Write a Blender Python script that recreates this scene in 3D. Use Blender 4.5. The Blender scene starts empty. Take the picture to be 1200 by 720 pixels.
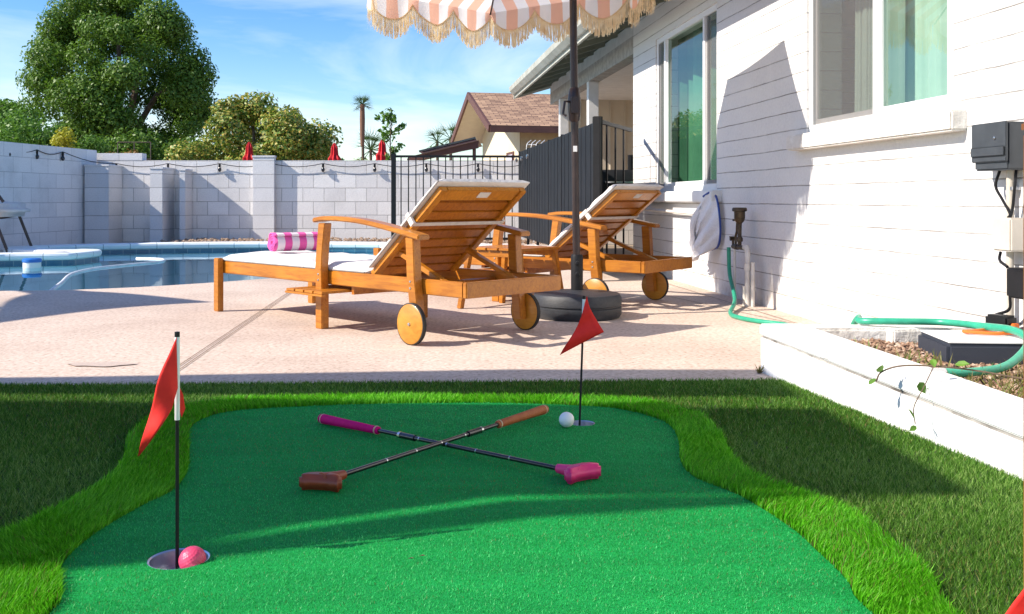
import bpy, math, random
import numpy as np
from mathutils import Vector, Matrix, Euler
from mathutils.geometry import tessellate_polygon
R = math.radians
rnd = random.Random(7)
npr = np.random.default_rng(7)
scn = bpy.context.scene
COL = scn.collection

# ------------------------------------------------------------------ camera
CH, F = 0.65, 1150.0
cd = bpy.data.cameras.new("camera"); cam = bpy.data.objects.new("camera", cd); COL.objects.link(cam)
cam.location = (0, 0, CH); cam.rotation_euler = (R(90), 0, 0)
cd.sensor_width = 36; cd.lens = 36*F/1200; cd.shift_y = -126/1200
cd.clip_start = 0.05; cd.clip_end = 3000
scn.camera = cam
# ------------------------------------------------------------------ sky and sun
SUN = Vector((1, .30, -.78)).normalized()
world = bpy.data.worlds.new("World"); scn.world = world; world.use_nodes = True
nt = world.node_tree; nt.nodes.clear()
out = nt.nodes.new('ShaderNodeOutputWorld'); bg = nt.nodes.new('ShaderNodeBackground')
sky = nt.nodes.new('ShaderNodeTexSky'); sky.sky_type = 'NISHITA'; sky.sun_disc = False
sky.sun_elevation = math.asin(-SUN.z); sky.sun_rotation = math.atan2(-SUN.x, -SUN.y)
sky.altitude = 300; sky.air_density = 1.0; sky.dust_density = .3; sky.ozone_density = 3.0
hs = nt.nodes.new('ShaderNodeHueSaturation'); hs.inputs['Saturation'].default_value = 1.38; hs.inputs['Hue'].default_value = .51
tc = nt.nodes.new('ShaderNodeTexCoord'); mp = nt.nodes.new('ShaderNodeMapping')
mp.inputs['Scale'].default_value = (1.3, 1.3, 7.0); mp.inputs['Location'].default_value = (.35, .2, .55)
mp.inputs['Rotation'].default_value = (0, R(8), 0)
nz = nt.nodes.new('ShaderNodeTexNoise'); nz.inputs['Scale'].default_value = 1.6; nz.inputs['Detail'].default_value = 7; nz.inputs['Roughness'].default_value = .55
nz.inputs['Distortion'].default_value = .5
cr = nt.nodes.new('ShaderNodeValToRGB'); cr.color_ramp.elements[0].position = .50; cr.color_ramp.elements[1].position = .84
cr.color_ramp.elements[1].color = (.85, .85, .85, 1)
mx = nt.nodes.new('ShaderNodeMix'); mx.data_type = 'RGBA'; mx.inputs['B'].default_value = (6.6, 7.0, 7.6, 1)
L = nt.links.new
L(sky.outputs[0], hs.inputs['Color']); L(tc.outputs['Generated'], mp.inputs[0]); L(mp.outputs[0], nz.inputs[0]); L(nz.outputs['Fac'], cr.inputs[0])
L(cr.outputs[0], mx.inputs['Factor']); L(hs.outputs[0], mx.inputs['A']); L(mx.outputs['Result'], bg.inputs[0]); L(bg.outputs[0], out.inputs[0])
bg.inputs[1].default_value = .13
sd = bpy.data.lights.new("sun", 'SUN'); sd.energy = 4.7; sd.angle = R(.55); sd.color = (1, .95, .88)
so = bpy.data.objects.new("sun", sd); COL.objects.link(so); so.rotation_euler = SUN.to_track_quat('-Z', 'Y').to_euler(); so.location = (-8, 0, 8)
scn.view_settings.view_transform = 'Standard'; scn.view_settings.look = 'None'; scn.view_settings.gamma = 1
scn.view_settings.use_curve_mapping = False; scn.view_settings.exposure = .72; scn.view_settings.use_white_balance = True; scn.view_settings.white_balance_temperature = 6950; scn.view_settings.white_balance_tint = 10
scn.cycles.max_bounces = 8; scn.cycles.transparent_max_bounces = 16
scn.cycles.use_denoising = True

# ------------------------------------------------------------------ materials
def newmat(name):
    m = bpy.data.materials.new(name); m.use_nodes = True; n = m.node_tree
    return m, n, n.nodes['Principled BSDF']
def noise(n, scale, detail=4, coord='Object', vec=None, rough=.6):
    z = n.nodes.new('ShaderNodeTexNoise'); z.inputs['Scale'].default_value = scale; z.inputs['Detail'].default_value = detail
    z.inputs['Roughness'].default_value = rough
    if vec is None:
        t = n.nodes.new('ShaderNodeTexCoord'); vec = t.outputs[coord]
    n.links.new(vec, z.inputs['Vector']); return z
def ramp(n, src, stops):
    r = n.nodes.new('ShaderNodeValToRGB'); e = r.color_ramp.elements
    while len(e) < len(stops): e.new(.5)
    for i, (p, c) in enumerate(stops): e[i].position = p; e[i].color = (*c, 1) if len(c) == 3 else c
    n.links.new(src, r.inputs[0]); return r
def mixc(n, fac, a, b, blend='MIX'):
    m = n.nodes.new('ShaderNodeMix'); m.data_type = 'RGBA'; m.blend_type = blend
    for s, v in (('Factor', fac), ('A', a), ('B', b)):
        if hasattr(v, 'is_linked'): n.links.new(v, m.inputs[s])
        else: m.inputs[s].default_value = v if s == 'Factor' else (*v, 1)
    return m.outputs['Result']
def bump(n, p, h, strength=.3, dist=.01):
    b = n.nodes.new('ShaderNodeBump'); b.inputs['Strength'].default_value = strength; b.inputs['Distance'].default_value = dist
    n.links.new(h, b.inputs['Height']); n.links.new(b.outputs[0], p.inputs['Normal'])
def simple(name, c1, c2=None, scale=8, rough=.6, metal=0, bs=0, bscale=None, bdist=.005, spec=.5, coat=0):
    m, n, p = newmat(name); p.inputs['Roughness'].default_value = rough; p.inputs['Metallic'].default_value = metal
    p.inputs['Specular IOR Level'].default_value = spec; p.inputs['Coat Weight'].default_value = coat
    if c2 is None: c2 = tuple(x*.8 for x in c1)
    z = noise(n, scale); r = ramp(n, z.outputs['Fac'], [(.32, c2), (.68, c1)]); n.links.new(r.outputs[0], p.inputs['Base Color'])
    if bs: z2 = noise(n, bscale or scale*4); bump(n, p, z2.outputs['Fac'], bs, bdist)
    return m
def leafmat(name, stops, scale=1.5, trans=.35, rough=.5):
    m, n, p = newmat(name); p.inputs['Roughness'].default_value = rough
    z = noise(n, scale*14, 2); r = ramp(n, z.outputs['Fac'], stops)
    n.links.new(r.outputs[0], p.inputs['Base Color'])
    t = n.nodes.new('ShaderNodeBsdfTranslucent'); n.links.new(r.outputs[0], t.inputs[0])
    x = n.nodes.new('ShaderNodeMixShader'); x.inputs[0].default_value = trans
    o = n.nodes['Material Output']; n.links.new(p.outputs[0], x.inputs[1]); n.links.new(t.outputs[0], x.inputs[2]); n.links.new(x.outputs[0], o.inputs[0])
    return m
def blockmat(name, w, h, mortar, face, face2, joint, bs=.5, dirt=True, dark=(.1, .1, .09), stain=.25, bdist=.01, axis='x', fade=False):
    m, n, p = newmat(name); p.inputs['Roughness'].default_value = .85; p.inputs['Specular IOR Level'].default_value = .25
    t = n.nodes.new('ShaderNodeTexCoord'); s = n.nodes.new('ShaderNodeSeparateXYZ'); c = n.nodes.new('ShaderNodeCombineXYZ')
    n.links.new(t.outputs['Object'], s.inputs[0])
    n.links.new(s.outputs[0 if axis == 'x' else 1], c.inputs[0]); n.links.new(s.outputs[2], c.inputs[1])
    wob = noise(n, 3.0, 3); va = n.nodes.new('ShaderNodeVectorMath'); va.operation = 'MULTIPLY_ADD'
    n.links.new(wob.outputs['Color'], va.inputs[0]); va.inputs[1].default_value = (.012, .010, 0); n.links.new(c.outputs[0], va.inputs[2])
    b = n.nodes.new('ShaderNodeTexBrick'); b.inputs['Scale'].default_value = 1; b.inputs['Brick Width'].default_value = w; b.inputs['Row Height'].default_value = h
    b.inputs['Mortar Size'].default_value = mortar; b.inputs['Mortar Smooth'].default_value = .4; b.offset = .5
    b.inputs['Color1'].default_value = (*face, 1); b.inputs['Color2'].default_value = (*face2, 1); b.inputs['Mortar'].default_value = (*joint, 1)
    n.links.new(va.outputs[0], b.inputs['Vector'])
    z1 = noise(n, 1.7, 6); z2 = noise(n, 60, 5)
    col = b.outputs['Color']
    if dirt:
        r = ramp(n, z1.outputs['Fac'], [(.5, (0, 0, 0)), (.78, (stain,)*3)]); col = mixc(n, r.outputs[0], col, dark)
        r2 = ramp(n, z2.outputs['Fac'], [(.3, (.88,)*3), (.6, (1,)*3)]); col = mixc(n, 1.0, col, r2.outputs[0], 'MULTIPLY')
    if fade:
        zf = noise(n, 2.3, 6, rough=.7); rf = ramp(n, zf.outputs['Fac'], [(.42, (.05,)*3), (.66, (.80,)*3)]); col = mixc(n, rf.outputs[0], col, face)
        mz = n.nodes.new('ShaderNodeMapRange'); mz.inputs[1].default_value = .28; mz.inputs[2].default_value = .0; n.links.new(s.outputs[2], mz.inputs[0])
        zd = noise(n, 7, 6); rd = ramp(n, zd.outputs['Fac'], [(.42, (0,)*3), (.62, (.55,)*3)]); mu = n.nodes.new('ShaderNodeMath'); mu.operation = 'MULTIPLY'
        n.links.new(mz.outputs[0], mu.inputs[0]); n.links.new(rd.outputs[0], mu.inputs[1]); col = mixc(n, mu.outputs[0], col, (.42, .32, .24))
        zc = noise(n, 34, 3); rc = ramp(n, zc.outputs['Fac'], [(.70, (0,)*3), (.74, (.45,)*3)]); col = mixc(n, rc.outputs[0], col, (.40, .36, .32))
    n.links.new(col, p.inputs['Base Color'])
    a = n.nodes.new('ShaderNodeMath'); a.operation = 'MULTIPLY_ADD'; a.inputs[1].default_value = -1.0
    n.links.new(b.outputs['Fac'], a.inputs[0]); mm = n.nodes.new('ShaderNodeMath'); mm.operation = 'MULTIPLY'; mm.inputs[1].default_value = .55
    z3 = noise(n, 26, 5); n.links.new(z3.outputs['Fac'], mm.inputs[0]); n.links.new(mm.outputs[0], a.inputs[2])
    bump(n, p, a.outputs[0], bs, bdist); return m
def woodmat(name, c1, c2, rough=.38, scale=(3, 30, 30)):
    m, n, p = newmat(name); p.inputs['Roughness'].default_value = rough; p.inputs['Coat Weight'].default_value = .15
    t = n.nodes.new('ShaderNodeTexCoord'); q = n.nodes.new('ShaderNodeMapping'); q.inputs['Scale'].default_value = scale
    n.links.new(t.outputs['Object'], q.inputs[0]); z = noise(n, 1.6, 6, vec=q.outputs[0]); z.inputs['Distortion'].default_value = 1.2
    z2 = noise(n, 2.6, 3)
    r = ramp(n, z.outputs['Fac'], [(.3, c2), (.55, c1), (.75, tuple(min(1, x*1.12) for x in c1))])
    r2 = ramp(n, z2.outputs['Fac'], [(.3, (.72, .66, .6)), (.65, (1, 1, 1))])
    gi = n.nodes.new('ShaderNodeNewGeometry'); r3 = ramp(n, gi.outputs['Random Per Island'], [(0, (.74, .68, .62)), (1, (1.0, 1.0, 1.0))])
    c_ = mixc(n, 1.0, r.outputs[0], r2.outputs[0], 'MULTIPLY'); n.links.new(mixc(n, 1.0, c_, r3.outputs[0], 'MULTIPLY'), p.inputs['Base Color']); bump(n, p, z.outputs['Fac'], .25, .002); return m
M = {}
M['backwall'] = blockmat('grey_block_wall', .325, .2075, .005, (.80, .78, .76), (.66, .64, .63), (.40, .39, .38), .7, stain=.22)
M['leftwall'] = blockmat('white_block_wall', .40, .203, .004, (.82, .81, .80), (.74, .74, .74), (.46, .46, .47), .5, stain=.30)
M['pier'] = blockmat('light_block_pier', .8, .2075, .005, (.70, .69, .69), (.64, .63, .63), (.38, .37, .37), .6, stain=.15)
M['housewall'] = blockmat('white_slump_block', 60, .1045, .0032, (.70, .69, .675), (.66, .65, .64), (.24, .22, .20), .9, stain=.10, dark=(.45, .42, .38), bdist=.006, axis='y', fade=True)
M['planter'] = blockmat('white_planter_block', .41, .2, .0025, (.80, .79, .77), (.77, .76, .74), (.55, .53, .50), .6, stain=.35, dark=(.42, .38, .33), bdist=.008)
M['white'] = simple('white_paint', (.80, .79, .78), (.70, .69, .67), 6, .55, bs=.15, bscale=40)
M['vinyl'] = simple('white_vinyl', (.82, .82, .82), (.76, .76, .77), 4, .35)
M['sill'] = simple('rough_white_sill', (.78, .76, .72), (.60, .56, .50), 9, .8, bs=.8, bscale=30, bdist=.01)
M['soffit'] = simple('sage_soffit_paint', (.20, .215, .17), (.14, .15, .115), 5, .8)
M['fascia'] = simple('cream_fascia', (.46, .46, .41), (.34, .34, .29), 5, .6)
M['beam'] = simple('weathered_beam', (.46, .43, .40), (.28, .26, .24), 14, .85, bs=.4)
M['trimgrey'] = simple('pale_grey_trim', (.60, .58, .56), (.50, .48, .46), 6, .7)
M['siding'] = simple('beige_siding', (.66, .58, .46), (.60, .52, .42), 4, .75)
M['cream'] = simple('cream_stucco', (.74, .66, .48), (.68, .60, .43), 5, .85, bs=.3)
M['tan'] = simple('shaded_cream_stucco', (.42, .32, .20), (.36, .27, .17), 5, .85)  # neighbour's cream wall under the eave, shade put into the colour
M['brownfascia'] = simple('brown_fascia', (.13, .05, .035), (.09, .035, .025), 5, .6)
M['black'] = simple('black_powdercoat', (.014, .014, .016), (.010, .010, .011), 20, .5, spec=.25)
M['blackpanel'] = simple('black_panel', (.014, .015, .018), (.008, .009, .011), 6, .65, spec=.2)
M['rubber'] = simple('black_rubber', (.02, .02, .02), (.014, .014, .014), 20, .7)
M['pole'] = simple('bronze_pole', (.045, .028, .026), (.03, .02, .02), 20, .35, metal=.3)
M['basep'] = simple('umbrella_base_plastic', (.035, .038, .045), (.022, .024, .03), 60, .5, bs=.6, bscale=220, bdist=.003)
M['wood'] = woodmat('acacia_wood', (.62, .24, .020), (.44, .145, .010))
M['woodb'] = woodmat('acacia_slat_wood', (.50, .165, .014), (.32, .085, .006))
M['woodw'] = woodmat('wheel_wood', (.72, .34, .04), (.60, .25, .022), scale=(8, 8, 20))
M['steel'] = simple('steel', (.55, .55, .57), (.45, .45, .47), 20, .3, metal=1)
M['cup'] = simple('cup_metal', (.72, .74, .80), (.55, .56, .62), 12, .28, metal=.9)
M['cushion'] = simple('white_cushion', (.78, .75, .72), (.68, .65, .62), 7, .9, bs=.5, bscale=22, bdist=.02)
M['piping'] = simple('grey_piping', (.30, .28, .27), None, 9, .8)
M['strap'] = simple('white_elastic', (.74, .70, .66), None, 20, .85)
M['gravel'] = simple('tan_gravel', (.42, .30, .21), (.17, .11, .075), 45, .9)
M['soil'] = simple('dry_soil', (.22, .14, .09), (.12, .08, .05), 25, .95, bs=1, bscale=80, bdist=.02)
M['ground'] = simple('desert_ground', (.36, .28, .20), (.28, .21, .15), 2, .95, bs=.5)
M['hose'] = simple('green_hose', (.03, .36, .22), (.02, .28, .17), 30, .35)
M['brass'] = simple('aged_brass', (.13, .09, .05), (.05, .035, .025), 40, .5, metal=.6, bs=.3)
M['pvc'] = simple('white_pvc', (.72, .68, .62), (.58, .52, .46), 14, .5)
M['conduit'] = simple('beige_conduit', (.56, .50, .42), (.48, .42, .35), 14, .55)
M['boxgrey'] = simple('dark_grey_box', (.055, .062, .07), (.04, .045, .052), 14, .45)
M['boxbeige'] = simple('beige_box', (.60, .54, .46), (.52, .46, .39), 8, .55)
M['orangecord'] = simple('orange_cord', (.80, .17, .02), None, 9, .5)
M['net'] = simple('white_mesh', (.80, .78, .78), (.68, .66, .67), 90, .8)
M['bluerim'] = simple('blue_rim', (.02, .06, .28), None, 9, .4)
M['red'] = simple('red_fabric', (.85, .022, .012), (.74, .014, .010), 30, .75, bs=.1)
M['redumb'] = simple('red_canvas', (.62, .012, .02), (.42, .006, .012), 12, .8)
M['pink'] = simple('pink_rubber', (.88, .035, .20), (.80, .025, .16), 18, .42)
M['magenta'] = simple('magenta_grip', (.70, .002, .16), (.60, .002, .13), 60, .7, bs=.4, bscale=200, spec=.2)
M['orub'] = simple('orange_brown_rubber', (.33, .060, .020), (.26, .045, .016), 18, .42)
M['ogrip'] = simple('orange_brown_grip', (.48, .13, .035), (.38, .09, .025), 60, .6, bs=.4, bscale=200)
M['shaft'] = simple('black_shaft', (.012, .012, .016), None, 9, .16, coat=.5)
M['chrome'] = simple('chrome', (.7, .7, .72), None, 9, .2, metal=1)
M['hosewhite'] = simple('white_pool_hose', (.78, .80, .80), None, 9, .4)
M['floatblue'] = simple('float_blue', (.01, .16, .55), None, 9, .4)
M['bark'] = simple('bark', (.16, .11, .07), (.07, .05, .035), 8, .95, bs=.8)
M['palmskirt'] = simple('palm_skirt', (.24, .13, .08), (.12, .06, .04), 20, .95, bs=.8)
M['bulb'] = simple('dark_bulb', (.03, .03, .035), None, 9, .15)
M['slabdark'] = simple('worn_black_block', (.03, .035, .05), (.03, .035, .05), 6, .6, bs=.3)
_n = M['slabdark'].node_tree; _r = [q for q in _n.nodes if q.type == 'VALTORGB'][0]; _r.color_ramp.elements[0].position = .36; _r.color_ramp.elements[0].color = (.28, .12, .07, 1); _r.color_ramp.elements[1].position = .40
M['brownpost'] = woodmat('stained_post', (.34, .13, .025), (.20, .06, .012), scale=(20, 20, 2))
M['curtain'] = simple('pale_curtain', (.62, .64, .60), (.52, .54, .50), 3, .9)
M['curtaing'] = simple('green_curtain', (.40, .50, .44), (.31, .43, .365), 3, .9); M['curtaindk'] = simple('deep_green_curtain', (.07, .22, .13), (.04, .15, .085), 3, .9)
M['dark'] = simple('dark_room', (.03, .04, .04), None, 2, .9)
M['screen'] = simple('insect_screen', (.09, .09, .10), (.075, .075, .085), 5, .8)
M['solar'] = simple('solar_panel', (.03, .035, .05), None, 5, .12)
M['sail'] = simple('sand_shade_sail', (.45, .38, .28), None, 5, .9)
M['rattan'] = simple('dark_frame_metal', (.10, .07, .05), (.05, .035, .03), 20, .5)

# deck: sprayed cool-deck, pinkish tan with speckles
m, n, p = newmat('cool_deck'); p.inputs['Roughness'].default_value = .9; p.inputs['Specular IOR Level'].default_value = .2
z = noise(n, 55, 6); z2 = noise(n, .9, 5); z3 = noise(n, 14, 4)
r = ramp(n, z.outputs['Fac'], [(.30, (.36, .265, .205)), (.44, (.58, .46, .375)), (.62, (.71, .585, .495))])
r2 = ramp(n, z2.outputs['Fac'], [(.30, (.78, .75, .74)), (.56, (1, 1, 1))]); r3 = ramp(n, z3.outputs['Fac'], [(.3, (.93, .91, .9)), (.6, (1, 1, 1))])
cc = mixc(n, 1.0, r.outputs[0], r2.outputs[0], 'MULTIPLY'); cc = mixc(n, 1.0, cc, r3.outputs[0], 'MULTIPLY')
n.links.new(cc, p.inputs['Base Color']); bump(n, p, z.outputs['Fac'], .6, .004); M['deck'] = m
# putting mat: short nylon pile
m, n, p = newmat('putting_green_mat'); p.inputs['Roughness'].default_value = .7; p.inputs['Specular IOR Level'].default_value = .15
z = noise(n, 420, 3); z3 = noise(n, 190, 2); t_ = n.nodes.new('ShaderNodeTexCoord'); q_ = n.nodes.new('ShaderNodeMapping'); q_.inputs['Scale'].default_value = (1.2, 6, 1); q_.inputs['Rotation'].default_value = (0, 0, .1); n.links.new(t_.outputs['Object'], q_.inputs[0]); z2 = noise(n, 2.0, 7, vec=q_.outputs[0])
r = ramp(n, z.outputs['Fac'], [(.30, (.0, .22, .04)), (.50, (.0, .34, .07)), (.68, (.01, .44, .10))])
r2 = ramp(n, z2.outputs['Fac'], [(.3, (.72,)*3), (.65, (1,)*3)])
n.links.new(mixc(n, 1.0, r.outputs[0], r2.outputs[0], 'MULTIPLY'), p.inputs['Base Color']); bump(n, p, z.outputs['Fac'], .9, .004); M['green'] = m
def grassmat(name, c_dark, c_mid, c_lite, tr=.35, sp=.35):
    m, n, p = newmat(name); p.inputs['Roughness'].default_value = .45; p.inputs['Specular IOR Level'].default_value = sp
    a = n.nodes.new('ShaderNodeAttribute'); a.attribute_name = 'tone'
    r = ramp(n, a.outputs['Fac'], [(.0, (.22, .19, .06)), (.05, c_dark), (.55, c_mid), (1.0, c_lite)])
    n.links.new(r.outputs[0], p.inputs['Base Color'])
    t = n.nodes.new('ShaderNodeBsdfTranslucent'); n.links.new(r.outputs[0], t.inputs[0]); x = n.nodes.new('ShaderNodeMixShader'); x.inputs[0].default_value = tr
    o = n.nodes['Material Output']; n.links.new(p.outputs[0], x.inputs[1]); n.links.new(t.outputs[0], x.inputs[2]); n.links.new(x.outputs[0], o.inputs[0]); return m
M['turf'] = grassmat('turf_blades', (.022, .085, .006), (.080, .225, .020), (.32, .48, .13), .35, .15)
M['lush'] = grassmat('border_blades', (.040, .24, .006), (.105, .46, .012), (.26, .70, .06), .45, .2)
M['nap'] = grassmat('mat_nap', (.0, .28, .05), (.005, .44, .09), (.08, .72, .22), .4, .4)
M['turfbase'] = simple('turf_backing', (.03, .075, .012), (.015, .04, .008), 120, .95)
M['weed'] = grassmat('weed_blades', (.14, .11, .04), (.22, .21, .06), (.16, .32, .06), .3)
def schlick(n, f0, nrm=None):   # two-sided Fresnel
    g = n.nodes.new('ShaderNodeNewGeometry'); d = n.nodes.new('ShaderNodeVectorMath'); d.operation = 'DOT_PRODUCT'
    n.links.new(g.outputs['Incoming'], d.inputs[0]); n.links.new(nrm if nrm is not None else g.outputs['Normal'], d.inputs[1])
    def mth(op, a, b=None):
        q = n.nodes.new('ShaderNodeMath'); q.operation = op
        for i, v in enumerate((a, b)):
            if v is None: continue
            if hasattr(v, 'is_linked'): n.links.new(v, q.inputs[i])
            else: q.inputs[i].default_value = v
        return q.outputs[0]
    c = mth('ABSOLUTE', d.outputs['Value']); k = mth('POWER', mth('SUBTRACT', 1.0, c), 5.0); return mth('ADD', mth('MULTIPLY', k, 1-f0), f0)
# water
m, n, p = newmat('pool_water'); n.nodes.remove(p)
o = n.nodes['Material Output']; tr = n.nodes.new('ShaderNodeBsdfTransparent'); tr.inputs[0].default_value = (.62, .88, .93, 1)
gl = n.nodes.new('ShaderNodeBsdfGlossy'); gl.inputs['Roughness'].default_value = .02; gl.inputs[0].default_value = (.78, .94, 1, 1)
fr = n.nodes.new('ShaderNodeFresnel'); fr.inputs[0].default_value = 1.36; x = n.nodes.new('ShaderNodeMixShader')
z = noise(n, 2.2, 3); b = n.nodes.new('ShaderNodeBump'); b.inputs['Strength'].default_value = .05; b.inputs['Distance'].default_value = .02
n.links.new(z.outputs['Fac'], b.inputs['Height']); n.links.new(b.outputs[0], gl.inputs['Normal']); n.links.new(b.outputs[0], fr.inputs['Normal'])
n.links.new(schlick(n, .03, b.outputs[0]), x.inputs[0]); n.links.new(tr.outputs[0], x.inputs[1]); n.links.new(gl.outputs[0], x.inputs[2]); n.links.new(x.outputs[0], o.inputs[0]); M['water'] = m
def tilemat(name, w, h, c1, c2, joint, rough, mort=.006, axis_u=True):
    m, n, p = newmat(name); p.inputs['Roughness'].default_value = rough
    u = n.nodes.new('ShaderNodeUVMap'); b = n.nodes.new('ShaderNodeTexBrick'); b.offset = 0; b.inputs['Scale'].default_value = 1
    b.inputs['Brick Width'].default_value = w; b.inputs['Row Height'].default_value = h; b.inputs['Mortar Size'].default_value = mort
    b.inputs['Color1'].default_value = (*c1, 1); b.inputs['Color2'].default_value = (*c2, 1); b.inputs['Mortar'].default_value = (*joint, 1)
    n.links.new(u.outputs[0], b.inputs['Vector']); n.links.new(b.outputs['Color'], p.inputs['Base Color']); return m
M['coping'] = tilemat('pale_coping', .33, 9, (.80, .84, .85), (.74, .79, .81), (.38, .44, .47), .5)
M['tile'] = tilemat('navy_waterline_tile', .16, .16, (.02, .10, .17), (.03, .14, .22), (.14, .24, .28), .25, .004)
M['plaster'] = simple('pool_plaster', (.24, .50, .56), (.20, .44, .50), 2, .7)
# glass
m, n, p = newmat('window_glass'); n.nodes.remove(p); o = n.nodes['Material Output']
tr = n.nodes.new('ShaderNodeBsdfTransparent'); tr.inputs[0].default_value = (.86, .97, .91, 1); gl = n.nodes.new('ShaderNodeBsdfGlossy'); gl.inputs['Roughness'].default_value = .01
fr = n.nodes.new('ShaderNodeFresnel'); fr.inputs[0].default_value = 1.8; x = n.nodes.new('ShaderNodeMixShader')
n.links.new(schlick(n, .14), x.inputs[0]); n.links.new(tr.outputs[0], x.inputs[1]); n.links.new(gl.outputs[0], x.inputs[2]); n.links.new(x.outputs[0], o.inputs[0]); M['glass'] = m
# shingles
m, n, p = newmat('brown_shingles'); p.inputs['Roughness'].default_value = .9
u = n.nodes.new('ShaderNodeUVMap'); b = n.nodes.new('ShaderNodeTexBrick'); b.inputs['Scale'].default_value = 1; b.inputs['Brick Width'].default_value = .30; b.inputs['Row Height'].default_value = .13
b.inputs['Mortar Size'].default_value = .012; b.inputs['Color1'].default_value = (.50, .31, .19, 1); b.inputs['Color2'].default_value = (.22, .125, .08, 1); b.inputs['Mortar'].default_value = (.12, .07, .05, 1)
n.links.new(u.outputs[0], b.inputs['Vector']); n.links.new(b.outputs['Color'], p.inputs['Base Color']); bump(n, p, b.outputs['Fac'], .5, .02); M['shingle'] = m
# striped canvas (u in metres along the panel's rim)
def stripemat(name, trans):
    m, n, p = newmat(name); p.inputs['Roughness'].default_value = .85
    u = n.nodes.new('ShaderNodeUVMap'); s = n.nodes.new('ShaderNodeSeparateXYZ'); n.links.new(u.outputs[0], s.inputs[0])
    f = n.nodes.new('ShaderNodeMath'); f.operation = 'FRACT'; n.links.new(s.outputs[0], f.inputs[0])
    g = n.nodes.new('ShaderNodeMath'); g.operation = 'GREATER_THAN'; g.inputs[1].default_value = .5; n.links.new(f.outputs[0], g.inputs[0])
    c = mixc(n, g.outputs[0], (.86, .50, .36), (.86, .84, .82)); n.links.new(c, p.inputs['Base Color'])
    t = n.nodes.new('ShaderNodeBsdfTranslucent'); n.links.new(c, t.inputs[0]); x = n.nodes.new('ShaderNodeMixShader'); x.inputs[0].default_value = trans
    z = noise(n, 9, 3); bump(n, p, z.outputs['Fac'], .4, .02)
    o = n.nodes['Material Output']; n.links.new(p.outputs[0], x.inputs[1]); n.links.new(t.outputs[0], x.inputs[2]); n.links.new(x.outputs[0], o.inputs[0]); return m
M['stripe'] = stripemat('striped_canvas', .5)
M['fringe'] = leafmat('cream_fringe', [(.3, (.74, .60, .38)), (.7, (.86, .77, .58))], trans=.5, rough=.9)
m, n, p = newmat('towel_stripes'); p.inputs['Roughness'].default_value = .95
t = n.nodes.new('ShaderNodeTexCoord'); s = n.nodes.new('ShaderNodeSeparateXYZ'); n.links.new(t.outputs['Object'], s.inputs[0])
a = n.nodes.new('ShaderNodeMath'); a.operation = 'MULTIPLY'; a.inputs[1].default_value = 9.6; n.links.new(s.outputs[0], a.inputs[0])
f = n.nodes.new('ShaderNodeMath'); f.operation = 'FRACT'; n.links.new(a.outputs[0], f.inputs[0]); g = n.nodes.new('ShaderNodeMath'); g.operation = 'GREATER_THAN'; g.inputs[1].default_value = .5; n.links.new(f.outputs[0], g.inputs[0])
n.links.new(mixc(n, g.outputs[0], (.78, .10, .36), (.82, .70, .74)), p.inputs['Base Color']); z = noise(n, 160, 3); bump(n, p, z.outputs['Fac'], .9, .006); M['towel'] = m
M['golfpink'] = simple('pink_ball_plastic', (.80, .07, .16), (.76, .06, .14), 9, .4)
M['golfwhite'] = simple('white_ball_plastic', (.82, .82, .80), (.79, .79, .77), 9, .35)

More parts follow.
